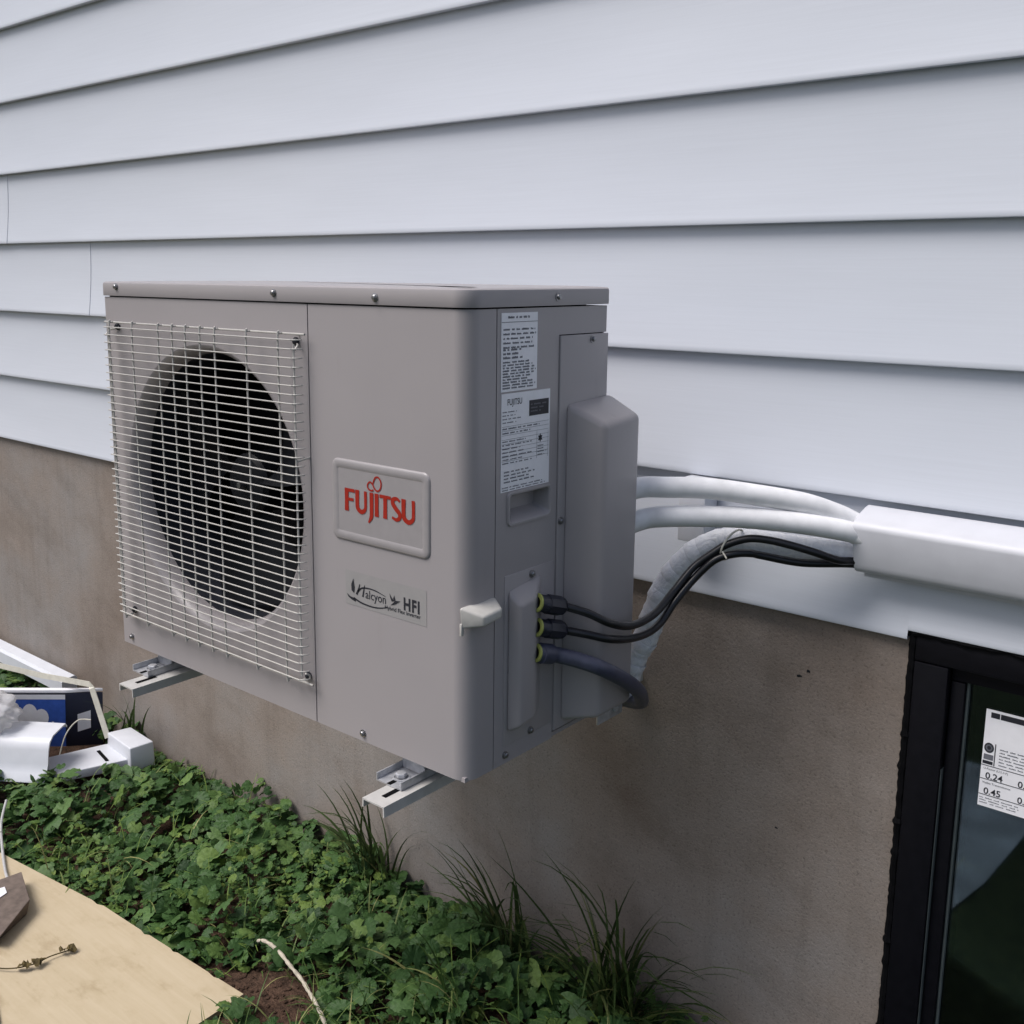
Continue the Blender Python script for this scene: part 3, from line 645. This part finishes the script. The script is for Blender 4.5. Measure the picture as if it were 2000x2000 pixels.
word_rows(mb, .0730, .118, GZ + .5280, GZ + .512, .0050, .0018, xx, 1, True, 9, .5)
for q in range(9): side_quad(mb, .0715, .180, GZ + .5080 - q * .0062, GZ + .5084 - q * .0062, xx)
word_rows(mb, .0730, .178, GZ + .5040, GZ + .492, .0062, .0024, xx, 1, True, 10, .6)
word_rows(mb, .0730, .146, GZ + .4860, GZ + .452, .0052, .0020, xx, 1, True, 11, .5)
word_rows(mb, .0770, .150, GZ + .4420, GZ + .424, .0048, .0024, xx, 1, True, 12, .6)
word_rows(mb, .0730, .180, GZ + .4200, GZ + .4155, .0036, .0018, xx, 1, True, 13, .85)
for y_ in (.1515, .1785): side_quad(mb, y_, y_ + .0006, GZ + .4545, GZ + .494, xx)
word_rows(mb, .1540, .177, GZ + .4720, GZ + .458, .0044, .0020, xx, 1, True, 14, .7)
word_rows(mb, .1360, .176, GZ + .5340, GZ + .520, .0050, .0024, W_ + .0014, 1, True, 15, .6)
mb.build('small_print', 'grey ink', n2_, fix=False)
# feet: galvanised channels under the base, bolted to the brackets
def foot(xc):
    m_ = MB(); a, b_ = xc - .0265, xc + .0265; zf = GZ - .0385
    prof = [(a, zf + .0125), (a, zf), (b_, zf), (b_, zf + .0125), (b_ - .0022, zf + .0125), (b_ - .0022, zf + .0022), (a + .0022, zf + .0022), (a + .0022, zf + .0125)]
    m_.extr(prof, -.0235, .352, axis='y'); f = m_.build('mounting_foot', 'galvanised', unit)
    m_ = MB(); m_.box((a + .003, .03, zf + .003), (b_ - .003, .30, GZ - .003)); m_.build('foot_web', 'galvanised', f)
    m_ = MB(); m_.lathe([(.0135, 0), (.0135, .0015), (.011, .002)], (xc, .0035, zf + .0024), (0, 0, 1), 24); m_.lathe([(.0088, .002), (.0088, .0075), (.0078, .0085), (0, .0088)], (xc, .0035, zf + .0024), (0, 0, 1), 6, False); m_.build('bolt', 'galvanised', f)
    m_ = MB(); m_.box((xc - .0040, -.0237, zf + .0023), (xc + .0040, -.010, zf + .0027)); m_.build('slot', 'seal black', f)
FL, FR_ = .0905, .7655
foot(FL); foot(FR_)
# rear tab seen past the valve cover
mb = MB(); mb.box((W_ - .012, .345, GZ - .030), (W_ - .008, .420, GZ + .004), .001); mb.lathe([(.009, 0), (.009, .004), (.005, .006), (0, .0065)], (W_ - .008, .395, GZ - .012), (1, 0, 0), 12); mb.build('rear_tab', 'galvanised', unit)

# ------------------------------------------------------------------ wall brackets
def bracket(xc, label):
    root = empty('wall_bracket', label, 'bracket', 'brackets carrying the unit'); a, b_ = xc - .0225, xc + .0225; zt_ = GZ - .0395
    m_ = MB(); prof = [(a, zt_), (b_, zt_), (b_ + .0005, zt_ - .0165), (b_ - .0020, zt_ - .0165), (b_ - .0025, zt_ - .0025), (a + .0025, zt_ - .0025), (a + .0020, zt_ - .0140), (a - .0005, zt_ - .0140)]
    m_.extr(prof, -.0735, YF - .004, axis='y'); arm = m_.build('arm', 'bracket paint', root)
    m_ = MB(); m_.box((xc - .0045, -.0520, zt_ + .0002), (xc + .0045, -.010, zt_ + .0006)); m_.build('arm_slot', 'seal black', arm)
    return root
bracket(.1220, 'pale grey metal bracket arm under the fan end of the unit')
bracket(.7840, 'pale grey metal bracket arm under the corner nearest the camera')

# ------------------------------------------------------------------ pipes, cables, line cover
def piece(mb_, name, material, label, cat, group=None, **kw): return tag(mb_.build(name, material, **kw), label, cat, group)
mb = MB(); mb.tube(smooth_path([(.915, .3100, 1.141), (.9341, .38, 1.1501), (.973, .4037, 1.1529), (1.0266, .4368, 1.1534), (1.0798, .4699, 1.1474), (1.1492, .5220, 1.1340), (1.1950, .5580, 1.1165), (1.2235, .5760, 1.1025), (1.26, .580, 1.096)], 8), [.0172] * 40 + list(np.linspace(.0172, .0135, 25)), 20)
piece(mb, 'insulated_pipe', 'insulation', 'upper white insulated pipe bending from the unit into the wall duct', 'pipe', 'insulated pipes')
mb = MB(); mb.tube(smooth_path([(.918, .3100, 1.083), (.9397, .382, 1.0979), (.9756, .4029, 1.1051), (1.03, .4347, 1.1084), (1.0836, .4666, 1.1090), (1.1533, .5086, 1.1040), (1.2100, .5500, 1.0935), (1.2300, .5640, 1.0850), (1.27, .570, 1.078)], 8), [.0172] * 46 + list(np.linspace(.0172, .0140, 19)), 20)
piece(mb, 'insulated_pipe', 'insulation', 'middle white insulated pipe just below the topmost one', 'pipe', 'insulated pipes')
pth = smooth_path([(.865, .462, .755), (.8850, .466, .8252), (.9060, .468, .8704), (.9240, .47, .9265), (.9400, .475, .9700), (.9747, .482, 1.0190), (1.0151, .497, 1.0497), (1.0458, .509, 1.0565), (1.1041, .534, 1.0545), (1.1615, .563, 1.0510), (1.2050, .5800, 1.0500), (1.2350, .5880, 1.0500), (1.26, .589, 1.050)], 10)
mb = MB(); mb.tube(pth, [(.0218 - .0058 * max(0, min(1, (i - 78) / 30))) + .0009 * math.sin(i * 1.7) * math.sin(i * .37) for i in range(len(pth))], 22)
tape = piece(mb, 'wrapped_pipe', 'tape', 'wrinkled white taped hose curving up from behind the unit', 'pipe')
for i0 in range(8, 62, 9):
    c_ = pth[i0]; d_ = (pth[i0 + 1] - pth[i0]).normalized(); mb = MB(); mb.lathe([(.0219, -.012), (.0229, -.010), (.0230, .009), (.0219, .011)], c_, d_ + Vector((.18, 0, .05)), 22); mb.build('tape_wrap', 'tape', tape)
Apts = [(.926, .1650, 1.0033), (.932, .1830, .9985), (.962, .2058, .9879), (.985, .2325, .9707), (.992, .2813, .9563), (.996, .3411, .9615), (1.0011, .39, .9886), (1.0155, .425, 1.0234), (1.0394, .445, 1.0483), (1.0571, .457, 1.0625), (1.0859, .470, 1.0744), (1.114, .483, 1.0744), (1.1418, .496, 1.0695), (1.1778, .516, 1.0592), (1.2050, .5440, 1.0455), (1.2235, .5700, 1.0420), (1.26, .582, 1.040)]
Bpts = [(.926, .1660, .9655), (.932, .1840, .9605), (.962, .2073, .9540), (.985, .2338, .9452), (.992, .2825, .9354), (.995, .3265, .9339), (.998, .3592, .9438), (1.0049, .385, .9704), (1.0192, .42, 1.0052), (1.0427, .442, 1.0364), (1.0664, .460, 1.0473), (1.0852, .480, 1.0480), (1.0987, .496, 1.0435), (1.1531, .527, 1.0350), (1.2150, .5700, 1.0360), (1.27, .584, 1.038)]
mb = MB(); mb.tube(smooth_path(Apts, 8), .0064, 12); piece(mb, 'power_cable', 'cable', 'black cable leaving the topmost of the three glands', 'cable', 'black cables')
mb = MB(); mb.tube(smooth_path(Bpts, 8), .0064, 12); piece(mb, 'power_cable', 'cable', 'black cable leaving the middle gland, lower of the two', 'cable', 'black cables')
mb = MB(); cp_ = smooth_path([(.926, .1610, .9271), (.932, .1740, .9232), (.957, .1914, .9165), (.982, .2119, .9052), (.9885, .2633, .8743), (.981, .3189, .8382), (.9470, .390, .7920), (.9050, .450, .7520), (.830, .480, .7330), (.720, .480, .7330)], 8)
mb.tube(cp_, .0122, 18); piece(mb, 'flexible_conduit', 'conduit', 'dark blue conduit hose leaving the lowest gland and bending behind the unit', 'conduit')
# zip tie round hose and cables
c_ = Vector((1.052, .4790, 1.0560)); mb = MB(); lo_ = []
for a_ in np.linspace(0, 2 * math.pi, 40, endpoint=False):
    lo_.append(c_ + Vector((.30 * .026 * math.sin(a_), -.0360 * math.cos(a_) + .004, .0255 * math.sin(a_))))
lo_.append(lo_[0]); mb.tube(lo_, .0017, 8); mb.tube([(1.054, .4465, 1.052), (1.064, .4425, 1.043)], .0014, 6)
piece(mb, 'zip_tie', 'cream plastic', 'white zip tie binding cables to the taped hose', 'zip tie')
mb = MB(); mb.box((.897, .575, 1.020), (.950, YW + .010, 1.1340), .003); piece(mb, 'spacer_block', 'white plastic', 'pale block on the siding behind the white pipes', 'block')
# line cover
prof = [(YW - .0005, 1.1275), (YW - .012, 1.1262), (.566, 1.1175), (.5520, 1.1120), (.5460, 1.1050), (.5450, 1.0990), (.5640, 1.0400), (.5660, 1.0335), (.5700, 1.0280), (.5760, 1.0245), (YW - .0005, 1.0215)]
inn_ = [(YW - .0005, 1.0240), (.5765, 1.0267), (.5715, 1.0297), (.5683, 1.0345), (.5665, 1.0405), (.5475, 1.0985), (.5485, 1.1035), (.5540, 1.1095), (.5670, 1.1150), (YW - .012, 1.1236), (YW - .0005, 1.1250)]
duct = empty('line_cover', 'white plastic duct cover running along the siding above the window', 'duct')
mb = MB(); mb.extr(prof + inn_, 1.2235, 2.6, True, axis='x'); mb.build('cover', 'duct vinyl', duct)
mb = MB(); mb.box((1.2260, YW - .004, 1.010), (2.6, YW - .0008, 1.0205)); mb.build('back_plate', 'duct vinyl', duct)

# ------------------------------------------------------------------ plywood and things on it
ply = MB()
pc = [(.199, .105), (.120, .1005), (.108, .0965), (.085, .0985), (-.020, .093), (-.030, .0885), (-.045, .0915), (-.120, .0875), (-.132, .0815), (-.150, .0850), (-.300, .0790), (-.318, .0720), (-.340, .0735), (-.664, .033), (-1.30, -.045), (-1.06, -1.30), (.235, -.85)]
ply.extr(pc, .014, .026); po = piece(ply, 'plywood_sheet', 'plywood', 'tan plywood sheet lying on the ground beside the plants', 'plywood')
mb = MB(); mb.hexa([(-.545, -.03, .0265), (-.400, -.055, .0265), (-.345, -.16, .0265), (-.58, -.25, .0265)][::-1], [(-.528, -.002, .0600), (-.398, -.046, .062), (-.315, -.158, .058), (-.56, -.22, .058)][::-1], .003)
crt = piece(mb, 'cardboard_box', 'carton board', 'flat grey-brown cardboard box at the edge of the plywood', 'box')
mb = MB(); mb.hexa([(-.490, -.062, .0625), (-.462, -.070, .0628), (-.43, -.165, .0620), (-.52, -.18, .0615)][::-1], [(-.490, -.062, .0630), (-.462, -.070, .0633), (-.43, -.165, .0625), (-.52, -.18, .0620)][::-1]); mb.build('paper_slip', 'paper', crt)
# dry vine
vine = empty('dry_vine', 'withered brown vine lying across the plywood', 'vine')
vp = smooth_path([(-.30, -.215, .030), (-.235, -.180, .034), (-.205, -.140, .036), (-.205, -.100, .034), (-.195, -.056, .032)], 6)
mb = MB(); mb.tube(vp, .0014, 6); mb.build('stem', 'twig', vine)
for t in (3, 9, 10, 11, 13, 14, 15, 21, 23, 24):
    p_ = vp[min(t, len(vp) - 1)]; mb = MB(); s_ = rnd.uniform(.011, .018); q = []
    for k in range(7):
        a_ = 2 * math.pi * k / 7; q.append((p_.x + s_ * math.cos(a_) * rnd.uniform(.5, 1.1), p_.y + s_ * .7 * math.sin(a_) * rnd.uniform(.5, 1.1), p_.z + rnd.uniform(-.004, .010)))
    q.append((p_.x, p_.y, p_.z + .006)); mb.add(q, [(k, (k + 1) % 7, 7) for k in range(7)]); mb.build('dry_leaf', 'twig', vine, fix=False)
mb = MB(); mb.tube(smooth_path([(-.86, .12, .08), (-.80, .075, .052), (-.70, .03, .034), (-.60, -.01, .034), (-.545, -.028, .040)], 6), .0036, 8)
piece(mb, 'grey_cord', 'grey cord', 'thin grey cord running from the plants to the cardboard box', 'cord')
mb = MB(); mb.tube(smooth_path([(-.375, -.150, .030), (-.30, -.19, .030), (-.20, -.225, .030), (-.08, -.27, .030)], 6), .0028, 8)
piece(mb, 'black_cord', 'cable', 'dark cord lying on the plywood at the picture edge', 'cord')

# ------------------------------------------------------------------ offcuts and rubbish by the wall
mb = MB()
prof = [(.548, .112), (.600, .118), (.602, .158), (.594, .164), (.556, .160), (.548, .152)]
mb.extr(prof, -3.2, -1.36, axis='x'); piece(mb, 'downpipe_offcut', 'white plastic', 'long white plastic tube lying against the concrete', 'tube')
box = empty('blue_carton', 'blue printed carton standing beside the white offcuts', 'carton')
A0 = Vector((-1.195, .468, 0)); e1 = Vector((-.172, -.150, 0)); e2 = Vector((.070, .085, 0)); hh = Vector((.025, -.004, .192))
C4 = [A0, A0 + e1 * 1.6, A0 + e1 * 1.6 + e2, A0 + e2]
mb = MB(); mb.hexa(C4, [p_ + hh for p_ in C4], .002); mb.build('carton_body', 'carton dark', box)
nrm = Vector((.657, -.754, 0)); fo_ = nrm * .0012
def face_pt(s_, t): return A0 + e1 * s_ + hh * t + fo_
def face_poly(mb_, pts, off): mb_.add([face_pt(s_, t) + nrm * off for s_, t in pts], [tuple(range(len(pts)))])
mb = MB(); face_poly(mb, [(.012, .02), (1.59, .02), (1.59, .90), (.012, .90)], 0); mb.build('printed_front', 'carton blue', box)
mb = MB(); face_poly(mb, [(.012, .90), (1.59, .90), (1.59, .985), (.012, .985)], .0002)
for (cs, ct, rs, rt_) in ((.82, .70, .05, .045), (.66, .60, .10, .17), (.50, .62, .11, .20), (.34, .57, .10, .16), (.56, .46, .18, .14)):
    face_poly(mb, [(cs + rs * math.cos(a_), ct + rt_ * math.sin(a_)) for a_ in np.linspace(0, 2 * math.pi, 16, endpoint=False)], .0006 + cs * .0003)
face_poly(mb, [(.20, .50), (.17, .50), (.16, .30), (.21, .26), (.22, .28), (.185, .31)], .0008); face_poly(mb, [(.42, .12), (.30, .12), (.30, .22), (.42, .22)], .0008)
mb.build('front_print', 'paper', box, fix=False)
mb = MB(); q0 = A0 + e2 * .30 + Vector((.0012, -.0010, 0)); q1 = A0 + e2 * .66 + Vector((.0012, -.0010, 0)); mb.add([q0 + hh * .30, q1 + hh * .36, q1 + hh * .68, q0 + hh * .62], [(0, 1, 2, 3)]); mb.build('side_label', 'paper', box, fix=False)
mb = MB(); tp_ = [p_ + hh * 1.012 for p_ in C4]; mb.hexa(tp_, [p_ + Vector((0, 0, .010)) for p_ in tp_], .001); mb.build('carton_lid', 'paper', box)
# bent cream strip
mb = MB()
sp = [Vector((-1.52, .395, .222)), Vector((-1.30, .440, .228)), Vector((-1.085, .497, .236)), Vector((-1.072, .498, .226)), Vector((-1.035, .500, .150)), Vector((-1.000, .500, .085))]
vs_ = []
for i, p_ in enumerate(sp):
    t = (sp[min(i + 1, 5)] - sp[max(i - 1, 0)]).normalized(); nn = t.cross(Vector((.64, -.75, .15))).normalized(); oo = Vector((.64, -.75, .15)).normalized() * .0015
    vs_ += [p_ + nn * .0085 + oo, p_ - nn * .0085 + oo, p_ - nn * .0085 - oo, p_ + nn * .0085 - oo]
mb.add(vs_, [(i * 4 + k, i * 4 + (k + 1) % 4, (i + 1) * 4 + (k + 1) % 4, (i + 1) * 4 + k) for i in range(5) for k in range(4)] + [(0, 1, 2, 3), (23, 22, 21, 20)])
piece(mb, 'bent_strip', 'cream plastic', 'cream plastic strip bent over the blue carton', 'trim strip')
# elbow fitting lying in the plants
fit = empty('duct_fitting', 'white square duct fitting lying at the foot of the concrete', 'duct fitting')
mb = MB(); mb.hexa([(-1.006, .500, .02), (-.850, .484, .02), (-.842, .562, .02), (-.990, .575, .02)], [(-1.006, .502, .100), (-.853, .487, .100), (-.846, .561, .100), (-.987, .572, .100)], .004); mb.build('fitting_body', 'white plastic', fit)
mb = MB(); mb.hexa([(-1.075, .310, .03), (-.945, .300, .03), (-.870, .490, .03), (-1.010, .520, .03)], [(-1.075, .310, .058), (-.945, .300, .056), (-.870, .490, .060), (-1.010, .520, .060)], .003); mb.build('fitting_flange', 'white plastic', fit)
mb = MB(); mb.hexa([(-.988, .455, .0602), (-.908, .438, .0602), (-.905, .447, .0602), (-.985, .464, .0602)], [(-.988, .455, .0622), (-.908, .438, .0622), (-.905, .447, .0622), (-.985, .464, .0622)]); mb.build('flange_slot', 'seal black', fit)
# duct channel offcut: open trough
mb = MB(); u0 = Vector((-1.00, .345, 0)); du = Vector((-.80, -.60, 0)).normalized(); dv = Vector((.60, -.80, 0)).normalized()
sec = [(-.060, .150), (-.050, .162), (.030, .160), (.052, .150), (.064, .128), (.072, .090), (.084, .066), (.100, .050), (.1015, .046), (.086, .062), (.068, .088), (.060, .124), (.048, .145), (.028, .156), (-.048, .158), (-.058, .146)]
n = len(sec); vs_ = []
for s_ in (0, .05, .6): vs_ += [u0 + du * (s_ - .10 * (1 - min(1, s_ / .05)) * 0 + .25 * max(0, a_) * 0) + dv * a_ + Vector((0, 0, b_ + .02 * s_)) for a_, b_ in sec]
mb.add(vs_, [(k * n + i, k * n + (i + 1) % n, (k + 1) * n + (i + 1) % n, (k + 1) * n + i) for k in range(2) for i in range(n)] + [tuple(range(n))], True)
piece(mb, 'duct_offcut', 'white plastic', 'flared white duct offcut at the left edge of the picture', 'duct offcut')
# plastic bag
bm = bmesh.new(); bmesh.ops.create_icosphere(bm, subdivisions=4, radius=1)
for v_ in bm.verts:
    p_ = v_.co.copy(); r_ = 1 + .16 * math.sin(p_.x * 6 + p_.y * 4) * math.sin(p_.z * 7 + p_.x * 3) + .08 * math.sin(p_.y * 15 + p_.z * 11 + p_.x * 5)
    v_.co = Vector((-1.215 + .120 * p_.x * r_, .235 + .080 * p_.y * r_, .200 + .050 * p_.z * r_))
mb = MB(); mb.from_bm(bm, True); piece(mb, 'plastic_bag', 'bag', 'crumpled clear-white plastic bag in front of the blue carton', 'plastic bag', sharp=False)
mb = MB(); mb.tube(smooth_path([(-1.11, .40, .03), (-1.12, .43, .085), (-1.115, .468, .118), (-1.08, .492, .122)], 8), .0022, 6)
piece(mb, 'wire_loop', 'cream plastic', 'thin pale wire arching out of the plants beside the carton', 'wire')
# pale root on the soil
mb = MB(); rp = smooth_path([(.085, .230, .030), (.12, .226, .046), (.17, .222, .046), (.215, .212, .043), (.27, .200, .040), (.32, .182, .040), (.375, .162, .036), (.45, .132, .012)], 6)
mb.tube(rp, [.0040 + .0012 * math.sin(i * 2.1) * math.sin(i * .7) for i in range(len(rp))], 8); piece(mb, 'pale_root', 'root', 'pale bare root lying on the reddish soil beside the plywood', 'root')

# clods on the bare soil
bm = bmesh.new(); Rc = random.Random(21)
for _ in range(160):
    x = Rc.uniform(.05, .42); y = Rc.uniform(.05, .24); r_ = Rc.uniform(.002, .0065)
    mt_ = Matrix.Translation((x, y, ground_h(x, y) + .001)) @ Matrix.Rotation(Rc.uniform(0, 3), 4, 'Z') @ Matrix.Diagonal((r_ * Rc.uniform(.8, 1.5), r_, r_ * .7, 1))
    bmesh.ops.create_icosphere(bm, subdivisions=1, radius=1, matrix=mt_)
mb = MB(); mb.from_bm(bm, False); tag(mb.build('soil_clods', 'soil', fix=False), 'crumbled reddish-brown soil clods beside the pale root', 'soil', kind='stuff')
# ------------------------------------------------------------------ plants
def leaf_outline(kind):
    pts = []
    N = 26
    for k in range(N + 1):
        a_ = math.radians(-158 + 316 * k / N)             # notch at the stem (towards -y)
        if kind == 0: r_ = 1 + .035 * math.cos(k * math.pi)            # scalloped, round
        elif kind == 1: r_ = 1.0 + .07 * math.cos(5 * a_) + .025 * math.cos(k * math.pi)   # lobed
        else: r_ = 1.0 + .28 * max(0, math.cos(a_)) ** 3
        pts.append((r_ * math.sin(a_) * (1.0 if kind != 2 else .72), r_ * math.cos(a_)))
    return pts
def leaf_geo(kind, cup=.22, fold=.25):
    o = leaf_outline(kind); vs_ = [(0, -.25, 0)]
    for x, y in o:
        q = math.hypot(x, y); vs_.append((x * .55, y * .55 - .05, -cup * .2 + fold * abs(x) * .42)); 
    for k, (x, y) in enumerate(o): vs_.append((x, y, cup * (x * x + y * y) * -.55 + fold * abs(x) * .5 + .06 * math.sin(k * 1.9)))
    n_ = len(o); fs = [(0, 1 + i, 2 + i) for i in range(n_ - 1)] + [(1 + i, 1 + n_ + i, 2 + n_ + i, 2 + i) for i in range(n_ - 1)]
    return np.array(vs_), fs
GEO = [leaf_geo(0), leaf_geo(1), leaf_geo(2, .15, .4), leaf_geo(0, .35, .1)]
# where plants grow: between plywood/soil patch and the concrete
def soil_d(x, y): return math.hypot((x - .235) / .135, (y - .150) / .066) + .16 * math.sin(9 * x + 31 * y) * math.sin(27 * x - 12 * y)
def ply_y(x): return np.interp(x, [-1.3, -.664, -.3, .199, .26], [-.045, .033, .083, .105, -.3])
def allowed(x, y):
    if y > .618 or y < -.35: return False
    if x < .26 and y < ply_y(x) + .012: return False
    if soil_d(x, y) < 1: return False      # bare soil
    if -1.09 < x < -.84 and .30 < y < .59: return False                    # fitting
    if -1.45 < x < -1.05 and .20 < y < .54: return False
    return True
def canopy(x, y):
    h = .066 + .028 * math.sin(x * 7.3 + 1) * math.sin(y * 9 + x * 2) + .016 * math.sin(x * 17 + y * 13)
    d = min(y - (ply_y(x) if x < .26 else -.3), .12) / .12
    ds = min(max(0, soil_d(x, y) - 1), 1.2) / 1.2
    return max(.014, h * (.30 + .70 * max(0, d)) * (.35 + .65 * ds))
def rot_to(yaw, tilt_dir, tilt, roll):
    return (Matrix.Rotation(tilt, 4, Vector((math.cos(tilt_dir + math.pi / 2), math.sin(tilt_dir + math.pi / 2), 0))) @ Matrix.Rotation(yaw, 4, 'Z') @ Matrix.Rotation(roll, 4, 'Y'))
def add_inst(V, Fc, T, geo, mtx, tone):
    g, fs = geo; o = len(V)
    A_ = np.array(mtx)[:3, :3]; tr_ = np.array(mtx)[:3, 3]; V.extend((g @ A_.T + tr_).tolist()); Fc.extend([tuple(i + o for i in f) for f in fs]); T.extend([tone] * len(fs))
def tone_mesh(name, V, Fc, T, material, parent=None):
    me = bpy.data.meshes.new(name); me.from_pydata(V, [], Fc); at_ = me.attributes.new('tone', 'FLOAT', 'FACE'); at_.data.foreach_set('value', np.array(T, dtype=np.float32))
    me.materials.append(M[material]); o = bpy.data.objects.new(name, me); COL.objects.link(o)
    if parent: o.parent = parent
    return o
cover_pl = empty('creeping_weeds', 'mat of round-leaved green creeping weeds along the foundation', 'plant')
R2 = random.Random(11)
cands = []
V, Fc, T = [], [], []
tries = 0
while len(cands) < 9500 and tries < 60000:
    tries += 1
    x = R2.uniform(-2.1, 1.02); y = R2.uniform(-.30, .618)
    if not allowed(x, y): continue
    dens = 1.0 if x < .62 else max(.35, 1 - (x - .62) * 1.1)
    if y < .12 and x > .2: dens *= .75
    if R2.random() > dens: continue
    cands.append((x, y))
    if math.sin(x * 6.1 + 2 * math.sin(y * 5)) * math.cos(y * 7.7 + x * 1.3) < -.38: cands += [(x + R2.uniform(-.012, .012), y + R2.uniform(-.012, .010)) for _ in range(2)]
big = []
clump = lambda x, y: .5 + .5 * math.sin(x * 6.1 + 2 * math.sin(y * 5)) * math.cos(y * 7.7 + x * 1.3)
for (x, y) in cands:
    h = canopy(x, y); lay = R2.random(); z = ground_h(x, y) + .004 + h * (.05 + 1.0 * lay ** .9) + R2.uniform(-.004, .006)
    s_ = (.0065 + .0210 * R2.random() ** 1.7) * (1.15 if lay > .5 else .9)
    if clump(x, y) < .30: s_ *= .55                                          # small-leaved patches
    kd = R2.choices([0, 1, 2, 3], [5, 2, 1.2, 3])[0]
    td = R2.gauss(-1.5, 1.1) if y > .3 else R2.uniform(0, 2 * math.pi); tl = abs(R2.gauss(.42, .28))
    mtx = Matrix.Translation((x, y, z)) @ rot_to(R2.uniform(0, 6.28), td, tl, R2.gauss(0, .18)) @ Matrix.Scale(s_, 4)
    tone = min(1, max(0, R2.gauss(.45, .20) + (.16 if clump(x, y) < .28 else 0)))
    if s_ > .0180 and lay > .5 and len(big) < 290 and y < .60 and x < .95: big.append((mtx, kd)); continue
    add_inst(V, Fc, T, GEO[kd], mtx, tone)
# stems
for _ in range(420):
    x = R2.uniform(-1.9, .98); y = R2.uniform(-.2, .60)
    if not allowed(x, y): continue
    h = canopy(x, y); a_ = R2.uniform(0, 6.28); l_ = R2.uniform(.03, .08); p0 = Vector((x, y, h * .4)); p1 = p0 + Vector((math.cos(a_) * l_, math.sin(a_) * l_, h * R2.uniform(.3, .8)))
    sd_ = (p1 - p0).cross(Vector((0, 0, 1))).normalized() * .0011; o = len(V); pm = (p0 + p1) / 2 + Vector((0, 0, .010))
    V.extend([tuple(p0 - sd_), tuple(p0 + sd_), tuple(pm + sd_), tuple(pm - sd_), tuple(p1 + sd_ * .6), tuple(p1 - sd_ * .6)]); Fc.extend([(o, o + 1, o + 2, o + 3), (o + 3, o + 2, o + 4, o + 5)]); T.extend([.95, .95])
tag(tone_mesh('small_foliage', V, Fc, T, 'leaf mass', cover_pl), kind='stuff')
lm = []
for kd in range(4):
    me = bpy.data.meshes.new('leaf'); me.from_pydata([tuple(p_) for p_ in GEO[kd][0]], [], GEO[kd][1]); me.shade_smooth(); me.materials.append(M['leaf']); lm.append(me)
for mtx, kd in big:
    o = bpy.data.objects.new('leaf', lm[kd]); COL.objects.link(o); o.parent = cover_pl; o.matrix_world = mtx
# grass
def blade(V, Fc, T, base, dirv, length, width, droop, tone, n=6):
    d = Vector(dirv).normalized(); sdv = d.cross(Vector((0, 0, 1)))
    if sdv.length < .05: sdv = Vector((1, 0, 0))
    sdv.normalize(); p_ = Vector(base); o = len(V); hor = Vector((d.x, d.y, 0)); hor = hor.normalized() if hor.length > 1e-4 else Vector((1, 0, 0))
    for i in range(n + 1):
        t = i / n; wd = width * (1 - t ** 2.2) * .5 + .00015
        V.append(tuple(p_ - sdv * wd)); V.append(tuple(p_ + sdv * wd))
        d = (d + hor * droop * t * .35 - Vector((0, 0, 1)) * droop * t * .35).normalized(); p_ = p_ + d * (length / n)
        if p_.y > YF - .004: p_.y = YF - .004
        if p_.z < .004: p_.z = .004
    for i in range(n): Fc.append((o + 2 * i, o + 2 * i + 1, o + 2 * i + 3, o + 2 * i + 2)); T.append(tone)
V, Fc, T = [], [], []
R3 = random.Random(5)
for _ in range(4200):
    x = R3.uniform(-2.1, 1.15); y = R3.uniform(-.35, .61)
    if not allowed(x, y): continue
    den = .12 + .7 * (x > .25 and y < .34) + .45 * (x > .66) + .30 * (clump(x, y) < .30) + .5 * (soil_d(x, y) < 1.25)
    if R3.random() > den: continue
    a_ = R3.uniform(0, 6.28); e_ = R3.uniform(.6, 1.4)
    blade(V, Fc, T, (x, y, 0), (math.cos(a_) * math.cos(e_), math.sin(a_) * math.cos(e_), math.sin(e_)), R3.uniform(.04, .15), R3.uniform(.0018, .0046), R3.uniform(.3, 1.4), min(1, max(0, R3.gauss(.5, .28))))
tag(tone_mesh('lawn_grass', V, Fc, T, 'grass'), 'loose green grass blades among the weeds near the soil', 'grass', kind='stuff')
def tuft(x, y, nb, lmin, lmax, lean, spread, label, seed, material='shaded grass'):
    root = empty('grass_tuft', label, 'grass tuft', 'grass tufts at the foundation'); R_ = random.Random(seed)
    for _ in range(nb):
        V, Fc, T = [], [], []; a_ = R_.gauss(lean, spread); out = R_.uniform(.15, .85)
        d_ = Vector((math.sin(a_) * out, -abs(R_.gauss(.05, .16)), math.cos(a_ * .7)))
        blade(V, Fc, T, (x + R_.gauss(0, .034), min(y + R_.gauss(0, .020), .616), .0), d_, R_.uniform(lmin, lmax), R_.uniform(.0045, .0105), R_.uniform(.15, 1.0), min(1, max(0, R_.gauss(.4, .25))), 8)
        tone_mesh('blade', V, Fc, T, material, root)
tuft(.085, .585, 55, .14, .30, -.25, .65, 'shaded grass tuft under the bracket nearest the camera', 3)
tuft(.530, .575, 45, .16, .34, -.15, .80, 'sparse shaded grass tuft midway between bracket and window', 9)
tuft(.810, .570, 105, .16, .44, .26, .80, 'largest shaded grass tuft, closest to the black window', 4)
tuft(.560, .350, 40, .09, .22, .1, .9, 'bright green grass tuft in the weeds at the lower picture edge', 6, 'grass')
tuft(-1.02, .600, 10, .12, .26, .2, .45, 'thin grass tuft rising behind the white duct fitting', 8)
